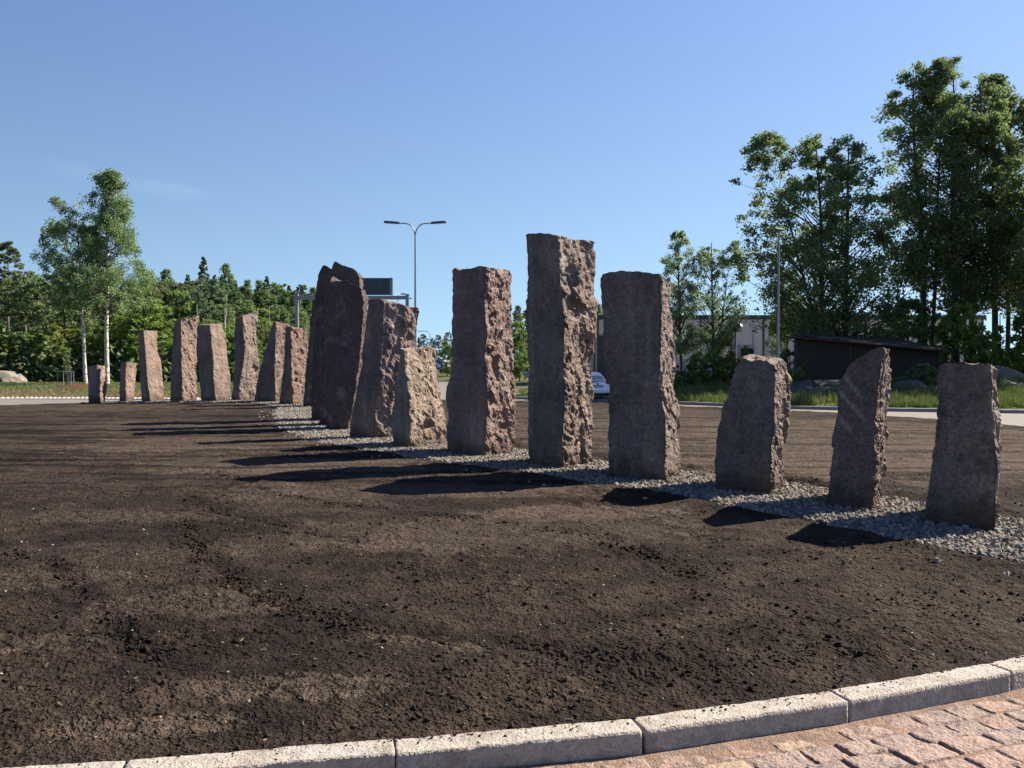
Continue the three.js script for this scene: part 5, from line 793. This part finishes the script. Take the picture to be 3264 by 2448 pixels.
// ---------------------------------------------------------------- car
{
  const D = 44, t = thing('car', 'white hatchback driving away between the tallest stone and the wide one', 'car', null, U(1291) * D, 0, -D, .62);
  // built along -z (forward); rear face near z = 0
  const paint = new THREE.MeshPhysicalMaterial({ color: new THREE.Color().setRGB(.78, .78, .76), roughness: .3, clearcoat: 1, clearcoatRoughness: .08 }), black = std(.015, .015, .016, .6), glassM = new THREE.MeshPhysicalMaterial({ color: new THREE.Color().setRGB(.10, .12, .13), roughness: .08, clearcoat: 1 }), red = std(.32, .012, .012, .25);
  const prof = new THREE.Shape(); prof.moveTo(.05, .32); prof.lineTo(-.02, .55); prof.quadraticCurveTo(-.02, .72, .06, .86); prof.lineTo(.2, .95); prof.quadraticCurveTo(.38, 1.32, .62, 1.42); prof.quadraticCurveTo(1.3, 1.5, 2.0, 1.42); prof.quadraticCurveTo(2.5, 1.22, 2.85, .95); prof.quadraticCurveTo(3.5, .88, 3.85, .7); prof.quadraticCurveTo(3.95, .5, 3.9, .3); prof.lineTo(3.45, .28); prof.absarc(3.1, .3, .34, 0, Math.PI, false); prof.lineTo(1.1, .28); prof.absarc(.76, .3, .34, 0, Math.PI, false); prof.lineTo(.05, .32);
  const body = new THREE.ExtrudeGeometry(prof, { depth: 1.44, bevelEnabled: true, bevelThickness: .12, bevelSize: .07, bevelSegments: 4, curveSegments: 14 }); body.translate(0, 0, -.72); body.rotateY(Math.PI / 2); { const p = body.attributes.position; for (let i = 0; i < p.count; i++) { const y = p.getY(i); if (y > .92) p.setX(i, p.getX(i) * (1 - .34 * (y - .92))); } body.computeVertexNormals(); }
  mesh('body', body, paint, t);
  const quad = (pts, th = .02) => { const g = new THREE.BufferGeometry(), f = []; const v = pts.map(p => new THREE.Vector3(...p)), n = v[1].clone().sub(v[0]).cross(v[3].clone().sub(v[0])).normalize().multiplyScalar(th); const a = [...v, ...v.map(q => q.clone().sub(n))]; for (const [i, j, k] of [[0, 1, 2], [0, 2, 3], [4, 6, 5], [4, 7, 6], [0, 4, 5], [0, 5, 1], [1, 5, 6], [1, 6, 2], [2, 6, 7], [2, 7, 3], [3, 7, 4], [3, 4, 0]]) for (const q of [i, j, k]) f.push(a[q].x, a[q].y, a[q].z); g.setAttribute('position', new THREE.Float32BufferAttribute(f, 3)); g.setAttribute('uv', new THREE.Float32BufferAttribute(new Float32Array(f.length / 3 * 2), 2)); g.computeVertexNormals(); return g; };
  mesh('rear_window', quad([[-.66, .97, -.125], [.66, .97, -.125], [.56, 1.33, -.335], [-.56, 1.33, -.335]], .05), glassM, t); mesh('wiper', bar([-.4, 1.0, -.115], [.1, 1.03, -.125], .014, .01, 5), black, t);
  for (const s of [-1, 1]) { mesh('tail_light', rbox(.16, .36, .14, .03, s * .72, .86, -.06), red, t); mesh('side_window', quad([[s * .80, .95, -.65], [s * .80, .95, -2.5], [s * .68, 1.34, -1.9], [s * .66, 1.36, -.75]].slice(0, 4), .03 * s), glassM, t); mesh('mirror', rbox(.16, .12, .1, .03, s * .92, .98, -2.45), paint, t); }
  mesh('bumper', rbox(1.56, .2, .16, .05, 0, .52, .04), paint, t); mesh('lower_trim', rbox(1.5, .16, .16, .04, 0, .36, .05), black, t);
  const pl = mesh('number_plate', rbox(.54, .13, .02, .006, 0, .74, .065), std(.55, .56, .55, .5), t); mesh('plate_recess', rbox(.66, .2, .015, .006, 0, .75, .052), std(.25, .26, .27, .5), t);
  mesh('badge', at(disc(.055, .02), 0, .9, .01), blue, t);
  for (const [s, z] of [[-1, -.76], [1, -.76], [-1, -3.1], [1, -3.1]]) { const w = new THREE.TorusGeometry(.235, .075, 12, 24); w.rotateY(Math.PI / 2); const wheel = mesh('wheel', at(w, s * .74, .31, z), black, t); const rim = new THREE.CylinderGeometry(.2, .2, .1, 20); rim.rotateZ(Math.PI / 2); mesh('rim', at(rim, s * .76, .31, z), std(.45, .45, .46, .35, { metalness: .7 }), wheel); }
}
{ // guard rail and road on the far slope
  const g = gridGeometry(30, 4, (i, j) => { const az = lerp(-13, .05, i / 30) * Math.PI / 180, rr = 152 + j * 6, x = rr * Math.sin(az), z = rr * Math.cos(az); return { p: [x, vergeH(x, z) + .14 + j * .25, -z], c: [.42, .42, .42] }; }, .4);
  tag(mesh('upper_road', g, new THREE.MeshStandardMaterial({ vertexColors: true, roughness: .85 })), 'pale road on the slope behind the round arrow sign', null, null, 'structure');
}

// base colours as measured for this exposure
const seen = new Set(); scene.traverse(o => { if (o.isMesh && !seen.has(o.material)) { seen.add(o.material); if (!o.material.isMeshPhysicalMaterial) o.material.color.multiplyScalar(.73); } });
scene.traverse(o => { if (o.isMesh) { o.castShadow = true; o.receiveShadow = true; } });
renderer.render(scene, camera);
